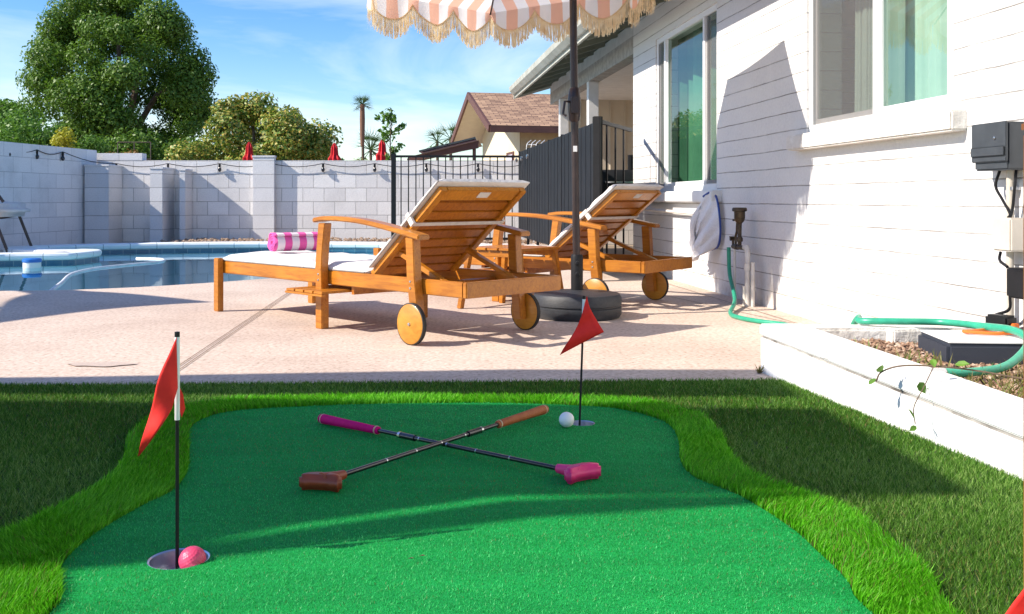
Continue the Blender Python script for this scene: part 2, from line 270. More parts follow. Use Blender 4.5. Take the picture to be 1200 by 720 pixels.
# ------------------------------------------------------------------ mesh builder
class MB:
    def __init__(s): s.v = []; s.f = []; s.uv = []; s.mi = []
    def add(s, vs, fs, uv=None):
        b = len(s.v); s.v += [tuple(v) for v in vs]
        for i, f in enumerate(fs): s.f.append([b+k for k in f]); s.uv.append(uv[i] if uv else None)
        return s
    def box(s, c, d, rot=None):
        hx, hy, hz = (x/2 for x in d); c = Vector(c)
        pts = [Vector((x, y, z)) for z in (-hz, hz) for y in (-hy, hy) for x in (-hx, hx)]
        if rot is not None: q = Euler(rot).to_matrix() if not isinstance(rot, Matrix) else rot; pts = [q @ p for p in pts]
        return s.add([p+c for p in pts], [(0, 2, 3, 1), (4, 5, 7, 6), (0, 1, 5, 4), (2, 6, 7, 3), (0, 4, 6, 2), (1, 3, 7, 5)])
    def bb(s, a, b): return s.box([(x+y)/2 for x, y in zip(a, b)], [abs(y-x) for x, y in zip(a, b)])
    def bar(s, a, b, w, h, up=(0, 0, 1)):
        a, b = Vector(a), Vector(b); d = (b-a); ln = d.length; d.normalize(); sd = d.cross(Vector(up)).normalized(); u = sd.cross(d)
        return s.box((a+b)/2, (ln, w, h), Matrix((d, sd, u)).transposed())
    def tube(s, pts, r, n=8, cap=True):
        pts = [Vector(p) for p in pts]; rr = r if isinstance(r, (list, tuple)) else [r]*len(pts); rings = []; ref = None
        for i, p in enumerate(pts):
            d = (pts[min(i+1, len(pts)-1)]-pts[max(i-1, 0)]).normalized()
            if ref is None: ref = d.orthogonal().normalized()
            ref = (ref-d*ref.dot(d)).normalized(); e = d.cross(ref)
            rings.append([p+rr[i]*(math.cos(2*math.pi*k/n)*ref+math.sin(2*math.pi*k/n)*e) for k in range(n)])
        fs = [(i*n+k, i*n+(k+1) % n, (i+1)*n+(k+1) % n, (i+1)*n+k) for i in range(len(pts)-1) for k in range(n)]
        if cap: fs += [tuple(range(n-1, -1, -1)), tuple((len(pts)-1)*n+k for k in range(n))]
        return s.add([q for g in rings for q in g], fs)
    def lathe(s, prof, n=24, c=(0, 0, 0), axis=None):
        c = Vector(c); q = Matrix.Identity(3) if axis is None else Vector(axis).to_track_quat('Z', 'Y').to_matrix()
        vs = [c+q @ Vector((r*math.cos(2*math.pi*k/n), r*math.sin(2*math.pi*k/n), z)) for r, z in prof for k in range(n)]
        fs = [(i*n+k, i*n+(k+1) % n, (i+1)*n+(k+1) % n, (i+1)*n+k) for i in range(len(prof)-1) for k in range(n)]
        return s.add(vs, fs)
    def prism(s, poly, z0, z1):
        k = len(poly); s.add([(x, y, z0) for x, y in poly]+[(x, y, z1) for x, y in poly],
              [tuple(range(k-1, -1, -1)), tuple(range(k, 2*k))]+[(i, (i+1) % k, k+(i+1) % k, k+i) for i in range(k)]); return s
    def extr(s, poly, vec):   # arbitrary planar polygon extruded
        k = len(poly); v = Vector(vec); P = [Vector(p) for p in poly]
        return s.add(P+[p+v for p in P], [tuple(range(k-1, -1, -1)), tuple(range(k, 2*k))]+[(i, (i+1) % k, k+(i+1) % k, k+i) for i in range(k)])
    def build(s, name, mat, parent=None, bevel=0, smooth=False, fix=True):
        me = bpy.data.meshes.new(name); me.from_pydata(s.v, [], s.f)
        if any(u is not None for u in s.uv):
            l = me.uv_layers.new(name='UVMap'); i = 0
            for u, f in zip(s.uv, s.f):
                for k in range(len(f)):
                    l.data[i].uv = u[k] if u else (0, 0); i += 1
        me.materials.append(M[mat] if isinstance(mat, str) else mat)
        if fix:
            import bmesh
            bm = bmesh.new(); bm.from_mesh(me); bmesh.ops.recalc_face_normals(bm, faces=bm.faces)
            if bevel:
                bmesh.ops.bevel(bm, geom=[e for e in bm.edges if len(e.link_faces) == 2 and e.calc_face_angle(0) > .5], offset=bevel, segments=2, affect='EDGES', clamp_overlap=True)
            bm.to_mesh(me); bm.free()
        if smooth:
            me.polygons.foreach_set('use_smooth', [True]*len(me.polygons)); me.update()
            if smooth != 'all':
                try: me.set_sharp_from_angle(angle=R(40))
                except Exception: pass
        o = bpy.data.objects.new(name, me); COL.objects.link(o)
        if parent: o.parent = parent
        return o
def tag(o, label=None, cat=None, group=None, kind=None):
    if label: o['label'] = label
    if cat: o['category'] = cat
    if group: o['group'] = group
    if kind: o['kind'] = kind
    return o
def thing(name, label, cat, loc=(0, 0, 0), rz=0, group=None):
    o = bpy.data.objects.new(name, None); COL.objects.link(o); o.location = loc; o.rotation_euler = (0, 0, rz); o.empty_display_size = .1
    return tag(o, label, cat, group)
def struct(o, label=None): o['kind'] = 'structure'; return tag(o, label)
def copy_tree(o, parent=None):
    c = o.copy(); COL.objects.link(c)
    if parent: c.parent = parent
    for ch in list(o.children):
        copy_tree(ch, c)
    return c
def G(x, y, z=0):   # photo pixel -> point on the horizontal plane z (used once to measure the place)
    v = y-234; Y = (CH-z)*F/v; return Vector(((x-600)/F*Y, Y, z))
def cat(pts, k=8):
    P = [Vector(p) for p in pts]; P = [P[0]*2-P[1]]+P+[P[-1]*2-P[-2]]; o = []
    for i in range(1, len(P)-2):
        for j in range(k):
            t = j/k; a, b, c, d = P[i-1:i+3]
            o.append(.5*((2*b)+(c-a)*t+(2*a-5*b+4*c-d)*t*t+(3*b-a-3*c+d)*t**3))
    o.append(P[-2]); return o
def fill(polys, z):
    mb = MB(); loops = [[Vector((p[0], p[1], 0)) for p in q] for q in polys]
    tris = tessellate_polygon(loops); vs = [(p[0], p[1], z) for q in loops for p in q]; mb.add(vs, tris); return mb
def up(o):
    me = o.data
    if sum(p.normal.z for p in me.polygons) < 0: me.flip_normals()
    return o

# ------------------------------------------------------------------ ground, deck, pool
pool_ctrl = [(-7.6, 7.1), (-5.5, 7.0), (-3.65, 6.98), (-2.9, 7.2), (-2.35, 7.68), (-1.9, 8.2), (-1.2, 8.9), (-.55, 9.7), (-.3, 10.8), (-.5, 12.0), (-1.2, 12.85), (-2.2, 13.2),
             (-3.4, 13.25), (-4.5, 13.05), (-5.4, 12.6), (-5.9, 12.1), (-5.5, 11.6), (-4.80, 11.4), (-4.76, 10.75), (-4.9, 10.6), (-5.4, 10.45), (-5.7, 10.2), (-6.5, 9.9), (-7.6, 9.4)]
pool = [(p.x, p.y) for p in cat([(x, y, 0) for x, y in pool_ctrl]+[(-7.6, 7.1, 0)], 5)][:-1]
# corner of the peninsula kept crisp
big = [(-900, -300), (900, -300), (900, 1500), (-900, 1500)]
struct(up(fill([big, pool], -.012).build('ground', 'ground', fix=False)))
EY = 3.53; EL = 3.19   # turf edge at the planter and at x=-9
houseX = lambda y: 2.233-.1171*y
deck_out = [(-8.5, EL), (.93, EY), (houseX(EY)+.02, EY), (houseX(9.3)+.02, 9.3), (1.15, 14.6), (-8.5, 14.8)]
struct(up(fill([deck_out, pool], 0).build('pool_deck', 'deck', fix=False)))
def strip(path, prof, closed=True):  # sweep profile [(off,z)] along 2D path; off>0 is outward
    mb = MB(); N = len(path); pts = [Vector((p[0], p[1], 0)) for p in path]; nr = []
    for i in range(N):
        a = pts[(i-1) % N]; b = pts[(i+1) % N]; d = (b-a).normalized(); nr.append(Vector((d.y, -d.x, 0)))
    vs = []; ln = [0]
    for i in range(N): vs += [(pts[i]+nr[i]*o+Vector((0, 0, z))) for o, z in prof]; ln.append(ln[-1]+(pts[(i+1) % N]-pts[i]).length)
    k = len(prof); pl = [0]
    for j in range(1, k): pl.append(pl[-1]+math.hypot(prof[j][0]-prof[j-1][0], prof[j][1]-prof[j-1][1]))
    fs = []; uv = []
    for i in range(N):
        for j in range(k-1):
            i2 = (i+1) % N; fs.append((i*k+j, i2*k+j, i2*k+j+1, i*k+j+1)); uv.append([(ln[i], pl[j]), (ln[i+1], pl[j]), (ln[i+1], pl[j+1]), (ln[i], pl[j+1])])
    return mb.add(vs, fs, uv)
area = sum(pool[i][0]*pool[(i+1) % len(pool)][1]-pool[(i+1) % len(pool)][0]*pool[i][1] for i in range(len(pool)))
if area < 0: pool = pool[::-1]
WZ = -.038
pw = strip(pool, [(0, -.004), (0, -.16)]); struct(pw.build('waterline_tile', 'tile', fix=False))
struct(strip(pool, [(0, -.16), (0, -1.3)]).build('pool_shell', 'plaster', fix=False))
struct(up(fill([pool], -1.3).build('pool_floor', 'plaster', fix=False)))
struct(up(fill([pool], WZ).build('pool_water', 'water', fix=False)))
# raised coping on the far and left rim only
i0 = min(range(len(pool)), key=lambda i: (pool[i][0]+.3)**2+(pool[i][1]-10.8)**2); i1 = min(range(len(pool)), key=lambda i: (pool[i][0]+7.6)**2+(pool[i][1]-9.4)**2)
seg = pool[i0:i1+1] if i1 > i0 else pool[i0:]+pool[:i1+1]
def open_strip(path, prof):
    mb = strip(path, prof); k = len(prof)-1; mb.f = mb.f[:-k]; mb.uv = mb.uv[:-k]; return mb
struct(open_strip(seg, [(.30, -.002), (.30, .062), (.28, .072), (0, .072), (-.02, .066), (-.028, .045), (-.02, .012), (.001, -.003)]).build('pool_coping', 'coping', fix=False))
# expansion joints of the deck
jm = MB()
def joint(a, b, w=.011):
    a, b = Vector(a), Vector(b); d = (b-a).normalized(); s = Vector((-d.y, d.x, 0))*w/2; jm.add([a-s, b-s, b+s, a+s], [(0, 1, 2, 3)])
for off in (0, .024): joint((-1.565+off, 6.9, .004), (-1.268+off, EY-.05, .004), .005)
joint((.95, 6.9, .004), (1.62, 4.6, .004), .007); joint((1.0, 9.2, .004), (1.60, 4.2, .004), .006); joint((-1.55, 6.75, .004), (.95, 6.9, .004), .005)
struct(up(jm.build('deck_joint', simple('joint_dark', (.17, .115, .085), None, 30, .9), fix=False)))
pa = MB(); c = G(118, 428); N = 40
pa.add([(c.x+.13*math.cos(a)*(1+.15*math.sin(3*a)), c.y+.05*math.sin(a)*(1+.2*math.cos(5*a)), .004) for a in [2*math.pi*i/N for i in range(N)]], [tuple(range(N))])
struct(up(pa.build('deck_patch', simple('deck_repair', (.56, .45, .38), (.48, .38, .32), 60, .9, bs=.4), fix=False)))

# ------------------------------------------------------------------ turf, green, border
green_px = [(57, 720), (71, 663), (109, 626), (160, 595), (208, 569), (222, 536), (220, 508), (236, 491), (283, 480), (400, 474), (500, 472), (600, 472), (700, 476), (742, 482), (779, 494), (794, 512), (798, 541), (817, 560), (867, 580), (925, 616), (958, 645), (992, 678), (1025, 720)]
bord_px = [(-60, 650), (0, 628), (61, 598), (113, 570), (143, 541), (148, 515), (162, 500), (189, 484), (236, 473), (283, 468), (400, 465), (500, 465), (600, 465), (700, 467), (746, 470), (783, 476), (830, 492), (850, 519), (864, 543), (887, 560), (950, 582), (1008, 607), (1058, 645), (1096, 682), (1129, 725)]
gp = [G(x, y, .012) for x, y in green_px]; bp = [G(x, y, .012) for x, y in bord_px]
gp = [Vector((gp[0].x-.12, .7, 0)), Vector((gp[0].x-.07, 1.15, 0))]+gp+[Vector((gp[-1].x+.10, 1.05, 0)), Vector((gp[-1].x+.16, .7, 0))]
bp = [Vector((-1.35, .6, 0)), Vector((-1.22, 1.1, 0))]+bp+[Vector((bp[-1].x+.1, 1.05, 0)), Vector((bp[-1].x+.17, .6, 0))]
green = [(p.x, p.y) for p in cat(gp, 5)]; bord = [(p.x, p.y) for p in cat(bp, 5)]
PL = lambda y: .936+(3.70-y)*.1702      # planter face
turf = [(-9, -1.5), (PL(-1.5), -1.5), (PL(EY), EY+.0), (-9, EL-.016)]
struct(up(fill([turf], .004-.004).build('turf_base', 'turfbase', fix=False)))
struct(up(fill([bord], .004).build('border_backing', 'turfbase', fix=False)))
cups = [(Vector((-.594, 1.75, 0)), .054), (Vector((.201, 2.81, 0)), .037)]
holes = [[(c.x+r*math.cos(2*math.pi*k/28), c.y+r*math.sin(2*math.pi*k/28)) for k in range(28)] for c, r in cups]
GZ = .010
gm = fill([green]+holes, GZ)
struct(up(gm.build('putting_green', 'green', fix=False)))
for (c, r), lab in zip(cups, ('shallow silver metal cup holding the pink ball', 'small silver cup at the far end of the green beside the white ball')):
    mb = MB().lathe([(r+.0005, GZ-.001), (r-.001, GZ), (r-.004, GZ-.002), (r-.005, GZ-.022 if r < .04 else GZ-.030), (0, GZ-.022 if r < .04 else GZ-.030)], 40)
    o = mb.build('putting_cup', 'cup', smooth=True); o.location = (c.x, c.y, .0); tag(o, lab, 'golf cup')
# sink the sheets under the cups
def inpoly(P, poly):
    x, y = P[:, 0], P[:, 1]; ins = np.zeros(len(P), bool); q = np.array(poly); a = q; b = np.roll(q, -1, 0)
    for (x1, y1), (x2, y2) in zip(a, b):
        if y1 == y2: continue
        c = ((y1 > y) != (y2 > y)) & (x < (x2-x1)*(y-y1)/(y2-y1)+x1); ins ^= c
    return ins
def hole_in(name, poly, z, mat):
    o = bpy.data.objects[name]; bpy.data.objects.remove(o); struct(up(fill([poly]+holes, z).build(name, mat, fix=False)))
hole_in('turf_base', turf, 0, 'turfbase'); hole_in('border_backing', bord, .004, 'turfbase')
def hole_ground():
    o = bpy.data.objects['ground']; bpy.data.objects.remove(o); struct(up(fill([big, pool]+holes, -.012).build('ground', 'ground', fix=False)))
hole_ground()
def in_view(P, m=.06):
    return (P[:, 1] > 1.15) & (np.abs(P[:, 0]/np.maximum(P[:, 1], .1)) < .5218+m)
def blades(name, test, box, dens, hgt, wid, mat, z0, lean=.5, label=None, seg2=False, tuft=0):
    x0, y0, x1, y1 = box; n_ = int((x1-x0)*(y1-y0)*dens); P = np.column_stack([npr.uniform(x0, x1, n_), npr.uniform(y0, y1, n_)])
    P = P[test(P)]; N = len(P)
    # thin out and widen with distance so the pile keeps its cover
    k = np.clip(1.9/np.maximum(P[:, 1], .9), .40, 1.3); keep = npr.random(N) < np.clip(k**1.6, .25, 1); P = P[keep]; k = k[keep]; N = len(P)
    ang = npr.uniform(0, 2*np.pi, N); h = hgt*npr.uniform(.6, 1.15, N); w = wid*npr.uniform(.7, 1.3, N)/np.minimum(k, 1)
    la = npr.uniform(0, 2*np.pi, N); ll = lean*h*npr.uniform(.2, 1, N)
    if tuft:
        f = np.sin(P[:, 0]*9.1+np.sin(P[:, 1]*7.3)*2)+np.sin(P[:, 1]*11.7+np.sin(P[:, 0]*5)*2); la = f*1.6+npr.normal(0, .9, N)
    dx, dy = np.cos(ang)*w/2, np.sin(ang)*w/2; lx, ly = np.cos(la)*ll, np.sin(la)*ll; z = np.full(N, z0)
    if seg2:
        V = np.stack([np.column_stack([P[:, 0]-dx, P[:, 1]-dy, z]), np.column_stack([P[:, 0]+dx, P[:, 1]+dy, z]),
                      np.column_stack([P[:, 0]+lx*.35+dx*.8, P[:, 1]+ly*.35+dy*.8, z+h*.6]), np.column_stack([P[:, 0]+lx*.35-dx*.8, P[:, 1]+ly*.35-dy*.8, z+h*.6]),
                      np.column_stack([P[:, 0]+lx, P[:, 1]+ly, z+h])], 1)
        nv = 5; loops = np.array([0, 1, 2, 3, 3, 2, 4]); tot = np.array([4, 3]); 
    else:
        V = np.stack([np.column_stack([P[:, 0]-dx, P[:, 1]-dy, z]), np.column_stack([P[:, 0]+dx, P[:, 1]+dy, z]), np.column_stack([P[:, 0]+lx, P[:, 1]+ly, z+h])], 1)
        nv = 3; loops = np.array([0, 1, 2]); tot = np.array([3])
    me = bpy.data.meshes.new(name); me.vertices.add(N*nv); me.vertices.foreach_set('co', V.reshape(-1).astype(np.float32))
    li = (np.arange(N)[:, None]*nv+loops[None]).reshape(-1); me.loops.add(len(li)); me.loops.foreach_set('vertex_index', li.astype(np.int32))
    tt = np.tile(tot, N); st = np.concatenate([[0], np.cumsum(tt)[:-1]]); me.polygons.add(len(tt)); me.polygons.foreach_set('loop_start', st.astype(np.int32)); me.polygons.foreach_set('loop_total', tt.astype(np.int32))
    me.update(calc_edges=True)
    tone = np.clip(npr.normal(.5, .25, N)+.12*np.sin(P[:, 0]*3+P[:, 1]*5), 0, 1); a = me.attributes.new('tone', 'FLOAT', 'FACE'); a.data.foreach_set('value', np.repeat(tone, len(tot)).astype(np.float32))
    me.materials.append(M[mat]); o = bpy.data.objects.new(name, me); COL.objects.link(o); return tag(o, label, None, None, 'stuff')
def near_hole(P, ex=.0):
    r = np.zeros(len(P), bool)
    for c, rad in cups: r |= (P[:, 0]-c.x)**2+(P[:, 1]-c.y)**2 < (rad+ex)**2
    return r
blades('turf_grass', lambda P: in_view(P) & inpoly(P, turf) & ~inpoly(P, bord), (-2.1, 1.1, 1.3, EY), 95000, .015, .0018, 'turf', 0, 1.0, 'dark green artificial turf between the deck and the putting mat')
blades('border_grass', lambda P: in_view(P) & inpoly(P, bord) & ~inpoly(P, green), (-1.4, 1.1, 1.0, 3.2), 140000, .026, .0018, 'lush', .004, .75, 'bright lime green long-pile grass border round the putting mat', seg2=True, tuft=1)
blades('mat_pile', lambda P: in_view(P) & inpoly(P, green) & ~near_hole(P, .002), (-1.4, 1.1, 1.0, 3.2), 110000, .0055, .0013, 'nap', GZ-.001, 1.0, 'short emerald nylon pile of the putting mat')
# ------------------------------------------------------------------ back and left garden walls
BY = 15.05
def wall(name, mat, p0, p1, z0, z1, th, label, cap=None):
    p0, p1 = Vector((*p0, 0)), Vector((*p1, 0)); d = p1-p0; o = MB().bb((0, 0, z0), (d.length, th, z1)).build(name, mat, bevel=.006)
    o.location = p0; o.rotation_euler = (0, 0, math.atan2(d.y, d.x)); tag(o, label, 'wall'); return o
wall('garden_wall', 'backwall', (-6.45, BY), (2.2, BY), -.1, 1.25, .2, 'grey concrete block wall running across the back of the pool')
wall('garden_wall', 'leftwall', (-6.75, 10.9), (-6.335, 14.98), -.1, 1.40, .2, 'white painted block wall at the left side beside the pool')
for x0, x1, y, zt, lab, w in ((-6.34, -5.98, 14.55, 1.14, 'leftmost white block pier in the corner where the two garden walls meet', .5), (-5.37, -5.18, 14.55, 1.10, 'narrow white block pier between the corner pier and the long grey wall', .5),
                         (-4.99, -4.90, 14.72, 1.08, 'thin block post standing at the edge of the wall recess', .32), (-3.95, -3.62, BY-.10, 1.29, 'block pilaster in the middle of the grey back wall', .1)):
    o = MB().bb((0, 0, -.05), (x1-x0, w, zt)).bb((-.01, -.01, zt), (x1-x0+.01, w, zt+.03)).build('wall_pier', 'pier', bevel=.005); o.location = (x0, y, 0); tag(o, lab, 'pier')
o = MB().bb((0, 0, 1.25), (.75, .18, 1.36)).build('wall_step', 'pier', bevel=.005); o.location = (-6.42, BY, 0); tag(o, 'raised end blocks on top of the wall in the left corner', 'wall cap')
gbm = MB()
for i in range(900):
    x = rnd.uniform(-5.0, 1.2); y = rnd.uniform(13.75, 15.0); r = rnd.uniform(.02, .045)
    gbm.lathe([(0, -r*.5), (r, 0), (0, r*.6)], 5, (x, y, .03+rnd.uniform(0, .03)))
tag(gbm.build('gravel_strip', 'gravel', fix=False), 'tan gravel along the foot of the back wall', None, None, 'stuff')
# string lights
def bulb(loc, first=[None]):
    if first[0] is None:
        t = thing('string_bulb', 'small dark bulb hanging from the string-light cord on the garden walls', 'light bulb', loc, 0, 'bulbs of the string lights on the garden walls')
        MB().lathe([(0, .0), (.016, -.002), (.018, -.05), (.014, -.055)], 10).build('socket', 'black', t, smooth=True)
        MB().lathe([(.012, -.055), (.026, -.08), (.028, -.10), (.016, -.125), (0, -.13)], 12).build('glass_bulb', 'bulb', t, smooth=True)
        first[0] = t; return t
    t = copy_tree(first[0]); t.location = loc; return t
cord_pts = []
bulbs_w = []
for i in range(11):
    x = -6.05+.79*i; bulbs_w.append((x, BY-.045, 1.20))
for i in range(5): t = i/4.6; bulbs_w.insert(0, (-6.37-.38*(.1+t), 14.0-3.4*t*.8, 1.33))
prev = None
for b_ in bulbs_w:
    if prev:
        for k in range(1, 6):
            t = k/6; cord_pts.append((prev[0]*(1-t)+b_[0]*t, prev[1]*(1-t)+b_[1]*t-.0, prev[2]*(1-t)+b_[2]*t-.05*math.sin(math.pi*t)))
    cord_pts.append(b_); bo = bulb(b_); nb_ = bulbs_w.index(b_); prev = b_
    ORD = ['first', 'second', 'third', 'fourth', 'fifth', 'sixth', 'seventh', 'eighth', 'ninth', 'tenth', 'eleventh']
    bo['label'] = (ORD[nb_]+' dark string bulb from the left, on the white left wall') if nb_ < 5 else (ORD[nb_-5]+' dark string bulb counted from the left corner along the grey back wall')
tag(MB().tube(cord_pts, .006, 5).build('light_cord', 'black'), 'thin black cord of the string lights slung along the top of the walls', 'cord')

# ------------------------------------------------------------------ vegetation
def leaves(clumps, n, size, mat, name, parent, shell=.45, flat=0):
    vol = np.array([c[3]**2 for c in clumps]); idx = npr.choice(len(clumps), n, p=vol/vol.sum()); C = np.array([c[:3] for c in clumps])[idx]; Rr = np.array([c[3] for c in clumps])[idx]
    d = npr.normal(size=(n, 3)); d /= np.linalg.norm(d, axis=1)[:, None]; rad = Rr*(shell+(1.22-shell)*npr.random(n)**.9); P = C+d*rad[:, None]*np.array([1, 1, .85])
    nn = d+npr.normal(0, .65, (n, 3))+np.array([0, 0, .35]); nn /= np.linalg.norm(nn, axis=1)[:, None]; a = np.cross(nn, npr.normal(size=(n, 3))); a /= np.linalg.norm(a, axis=1)[:, None]; b = np.cross(nn, a)
    s = size*npr.uniform(.6, 1.3, n)[:, None]; V = np.stack([P-a*s*.55, P+b*s*.28+nn*s*.05, P+a*s*.55-nn*s*.1, P-b*s*.28+nn*s*.05], 1)
    me = bpy.data.meshes.new(name); me.vertices.add(n*4); me.vertices.foreach_set('co', V.reshape(-1).astype(np.float32)); me.loops.add(n*4); me.loops.foreach_set('vertex_index', np.arange(n*4, dtype=np.int32))
    me.polygons.add(n); me.polygons.foreach_set('loop_start', np.arange(0, n*4, 4, dtype=np.int32)); me.polygons.foreach_set('loop_total', np.full(n, 4, np.int32)); me.update(calc_edges=True)
    me.materials.append(M[mat]); o = bpy.data.objects.new(name, me); COL.objects.link(o)
    if parent: o.parent = parent
    return o
M['leaf_dark'] = leafmat('dark_green_leaf', [(.25, (.045, .12, .012)), (.5, (.10, .21, .02)), (.72, (.20, .33, .04))], trans=.35)
M['leaf_citrus'] = leafmat('citrus_leaf', [(.28, (.05, .14, .015)), (.49, (.13, .25, .03)), (.60, (.58, .46, .10)), (.74, (.70, .38, .12))], trans=.3)
M['leaf_light'] = leafmat('feathery_leaf', [(.28, (.06, .16, .015)), (.6, (.13, .28, .03)), (.75, (.2, .33, .05))], trans=.35)
M['leaf_yellow'] = leafmat('yellow_leaf', [(.28, (.22, .28, .02)), (.6, (.5, .46, .03)), (.75, (.62, .5, .05))], trans=.35)
M['leaf_rust'] = leafmat('rusty_leaf', [(.28, (.10, .12, .02)), (.6, (.3, .14, .04)), (.75, (.36, .2, .05))], trans=.3)
M['leaf_palm'] = leafmat('palm_leaf', [(.28, (.03, .08, .02)), (.6, (.07, .14, .03)), (.75, (.12, .18, .05))], trans=.25)
def tree(name, label, loc, crown, rad, nclump, crad, nleaf, size, mat, trunk_r, seed, group='trees and shrubs beyond the garden wall', catn='tree', shell=.45):
    rg = random.Random(seed); t = thing(name, label, catn, loc, 0, group); cl = []
    for i in range(nclump):
        while True:
            q = Vector((rg.uniform(-1, 1), rg.uniform(-1, 1), rg.uniform(-1, 1)))
            if .25 < q.length < 1: break
        q = q.normalized()*(q.length**.33); k = rg.uniform(.65, 1.25)*crad
        cl.append((crown[0]+q.x*(rad[0]-k*.8), crown[1]+q.y*(rad[1]-k*.8), crown[2]+q.z*(rad[2]-k*.8)*(1 if q.z > 0 else .9), k))
    leaves(cl, nleaf, size, mat, 'crown', t, shell)
    mb = MB(); top = Vector(crown)-Vector((0, 0, rad[2]*.3)); mb.tube(cat([(0, 0, -.2), (trunk_r*.4, 0, top.z*.45), tuple(top)], 5), [trunk_r*(1-.045*i) for i in range(11)], 8)
    for c in cl[:14]: e = Vector(c[:3]); m_ = top.lerp(e, .5)+Vector((0, 0, .15)); mb.tube([top-Vector((0, 0, rad[2]*.25)), m_, e], [trunk_r*.45, trunk_r*.25, trunk_r*.08], 6)
    mb.build('trunk', 'bark', t, smooth=True, fix=False); return t
tree('shade_tree', 'large dense dark green broadleaf tree rising behind the left wall', (-11.15, 28, 0), (0, 0, 3.75), (2.62, 2.4, 3.3), 88, .54, 110000, .095, 'leaf_dark', .28, 11)
tree('citrus_tree', 'rounded tree with yellowing and orange tipped leaves behind the grey wall', (-5.75, 22, 0), (0, 0, 1.75), (1.95, 1.6, 1.30), 56, .36, 32000, .10, 'leaf_citrus', .14, 2)
tree('feathery_shrub', 'light green feathery shrub at the left edge above the white wall', (-10.3, 20, 0), (0, 0, 1.45), (1.35, 1.2, 1.15), 26, .42, 22000, .07, 'leaf_light', .07, 3, catn='shrub')
tree('golden_shrub', 'small yellow shrub growing above the corner of the two walls, left one', (-7.95, 17.5, 0), (0, 0, 1.45), (.26, .25, .52), 9, .16, 2600, .05, 'leaf_yellow', .02, 4, catn='shrub')
tree('golden_shrub', 'small yellow-green shrub with upright shoots, right of the yellow one', (-7.5, 17.6, 0), (0, 0, 1.35), (.28, .25, .55), 9, .16, 2600, .05, 'leaf_light', .02, 5, catn='shrub')
tree('rusty_shrub', 'low rusty leaved shrub just showing over the wall under the large tree', (-6.75, 17.0, 0), (0, 0, 1.25), (.55, .3, .28), 12, .15, 2600, .05, 'leaf_rust', .02, 6, catn='shrub')
tree('evergreen_hedge', 'dark hedge filling the gap beneath the large tree', (-8.9, 24, 0), (0, 0, 1.3), (2.5, .8, 1.15), 34, .42, 15000, .09, 'leaf_dark', .1, 8, catn='hedge')
tree('far_shrub', 'olive green bush beside the red parasols over the far wall', (-4.1, 26, 0), (0, 0, 1.3), (.85, .6, .75), 14, .3, 6000, .08, 'leaf_citrus', .06, 9, catn='shrub')
tree('leafy_shrub', 'tall leafy shrub at the far left behind the feathery one', (-13.2, 25.5, 0), (0, 0, 2.5), (1.0, 1.0, 1.3), 16, .42, 9000, .10, 'leaf_light', .1, 10, catn='shrub')
for k, (x, y, sx, sz, lab) in enumerate([(-30, 70, 5, 3.2, 'distant round tree far behind the feathery shrub'), (30, 75, 6, 3.4, 'distant tree behind the house to the right'), (-13.5, 70, 1.6, 1.9, 'distant dark bush at the foot of the tall palm')]):
    tree('distant_tree', lab, (x, y, 0), (0, 0, 1.6+sz*.5), (sx, sx*.8, sz), 30, sx*.25, 9000, .28, 'leaf_dark', .2, 20+k)
# young tree
t = thing('young_tree', 'slender young tree with sparse hanging leaves behind the black fence post', 'tree', (-2.10, 17, 0), 0, 'trees and shrubs beyond the garden wall')
mb = MB().tube(cat([(0, 0, 0), (.02, 0, 1.0), (-.01, 0, 1.6), (.02, 0, 2.15)], 4), [.02-.0012*i for i in range(13)], 6); cl = []
for i in range(24):
    h = rnd.uniform(1.2, 2.2); a = rnd.uniform(0, 6.28); l = rnd.uniform(.08, .24); e = Vector((l*math.cos(a), l*math.sin(a)*.7, h+rnd.uniform(.0, .12))); mb.tube([(0, 0, h-.1), tuple(e)], [.006, .003], 4); cl.append((*e, .06)); cl.append((e.x*.6, e.y*.6, e.z-.06, .05))
mb.build('trunk', 'bark', t, fix=False); leaves(cl, 520, .075, 'leaf_light', 'crown', t, .1)
# palms
def palm(label, loc, h, r, nf, skirt=True):
    t = thing('fan_palm', label, 'palm', loc, 0, 'distant palms'); mb = MB()
    mb.tube([(0, 0, 0), (.05, 0, h*.5), (0, 0, h)], [.14, .12, .12], 8); mb.build('trunk', 'bark', t, smooth=True)
    if skirt: MB().lathe([(.15, h-3.4), (.20, h-2.4), (.22, h-1.2), (.18, h)], 12).build('skirt', 'palmskirt', t, smooth=True)
    mb = MB()
    for i in range(nf):
        a = rnd.uniform(0, 6.28); el = rnd.uniform(-.7, 1.3); d = Vector((math.cos(a)*math.cos(el), math.sin(a)*math.cos(el), math.sin(el))); c = Vector((0, 0, h))+d*r*.45; s = d.cross(Vector((0, 0, 1))).normalized()
        for j in range(-4, 5):
            e = c+(d*math.cos(j*.3)+s*math.sin(j*.3))*r*.6-Vector((0, 0, abs(j)*.04*r)); u = (e-c).cross(d.cross(s)).normalized()*.05*r; mb.add([c-u*.3, c+u*.3, e], [(0, 1, 2)])
        mb.tube([(0, 0, h), tuple(c)], .02*r, 4)
    mb.build('crown', 'leaf_palm', t, fix=False)
palm('tall thin fan palm with a brown skirt on the skyline', (-12.2, 80, 0), 8.4, 1.15, 40)
palm('shorter bushy palm beside the tall thin one', (-12.1, 84, 0), 4.9, 2.2, 26, False)
palm('small palm left of the neighbouring roof', (-6.1, 80, 0), 5.4, 1.5, 18, False)
palm('yellowish small palm touching the neighbouring roof edge', (-4.9, 78, 0), 5.5, 1.7, 22, False)
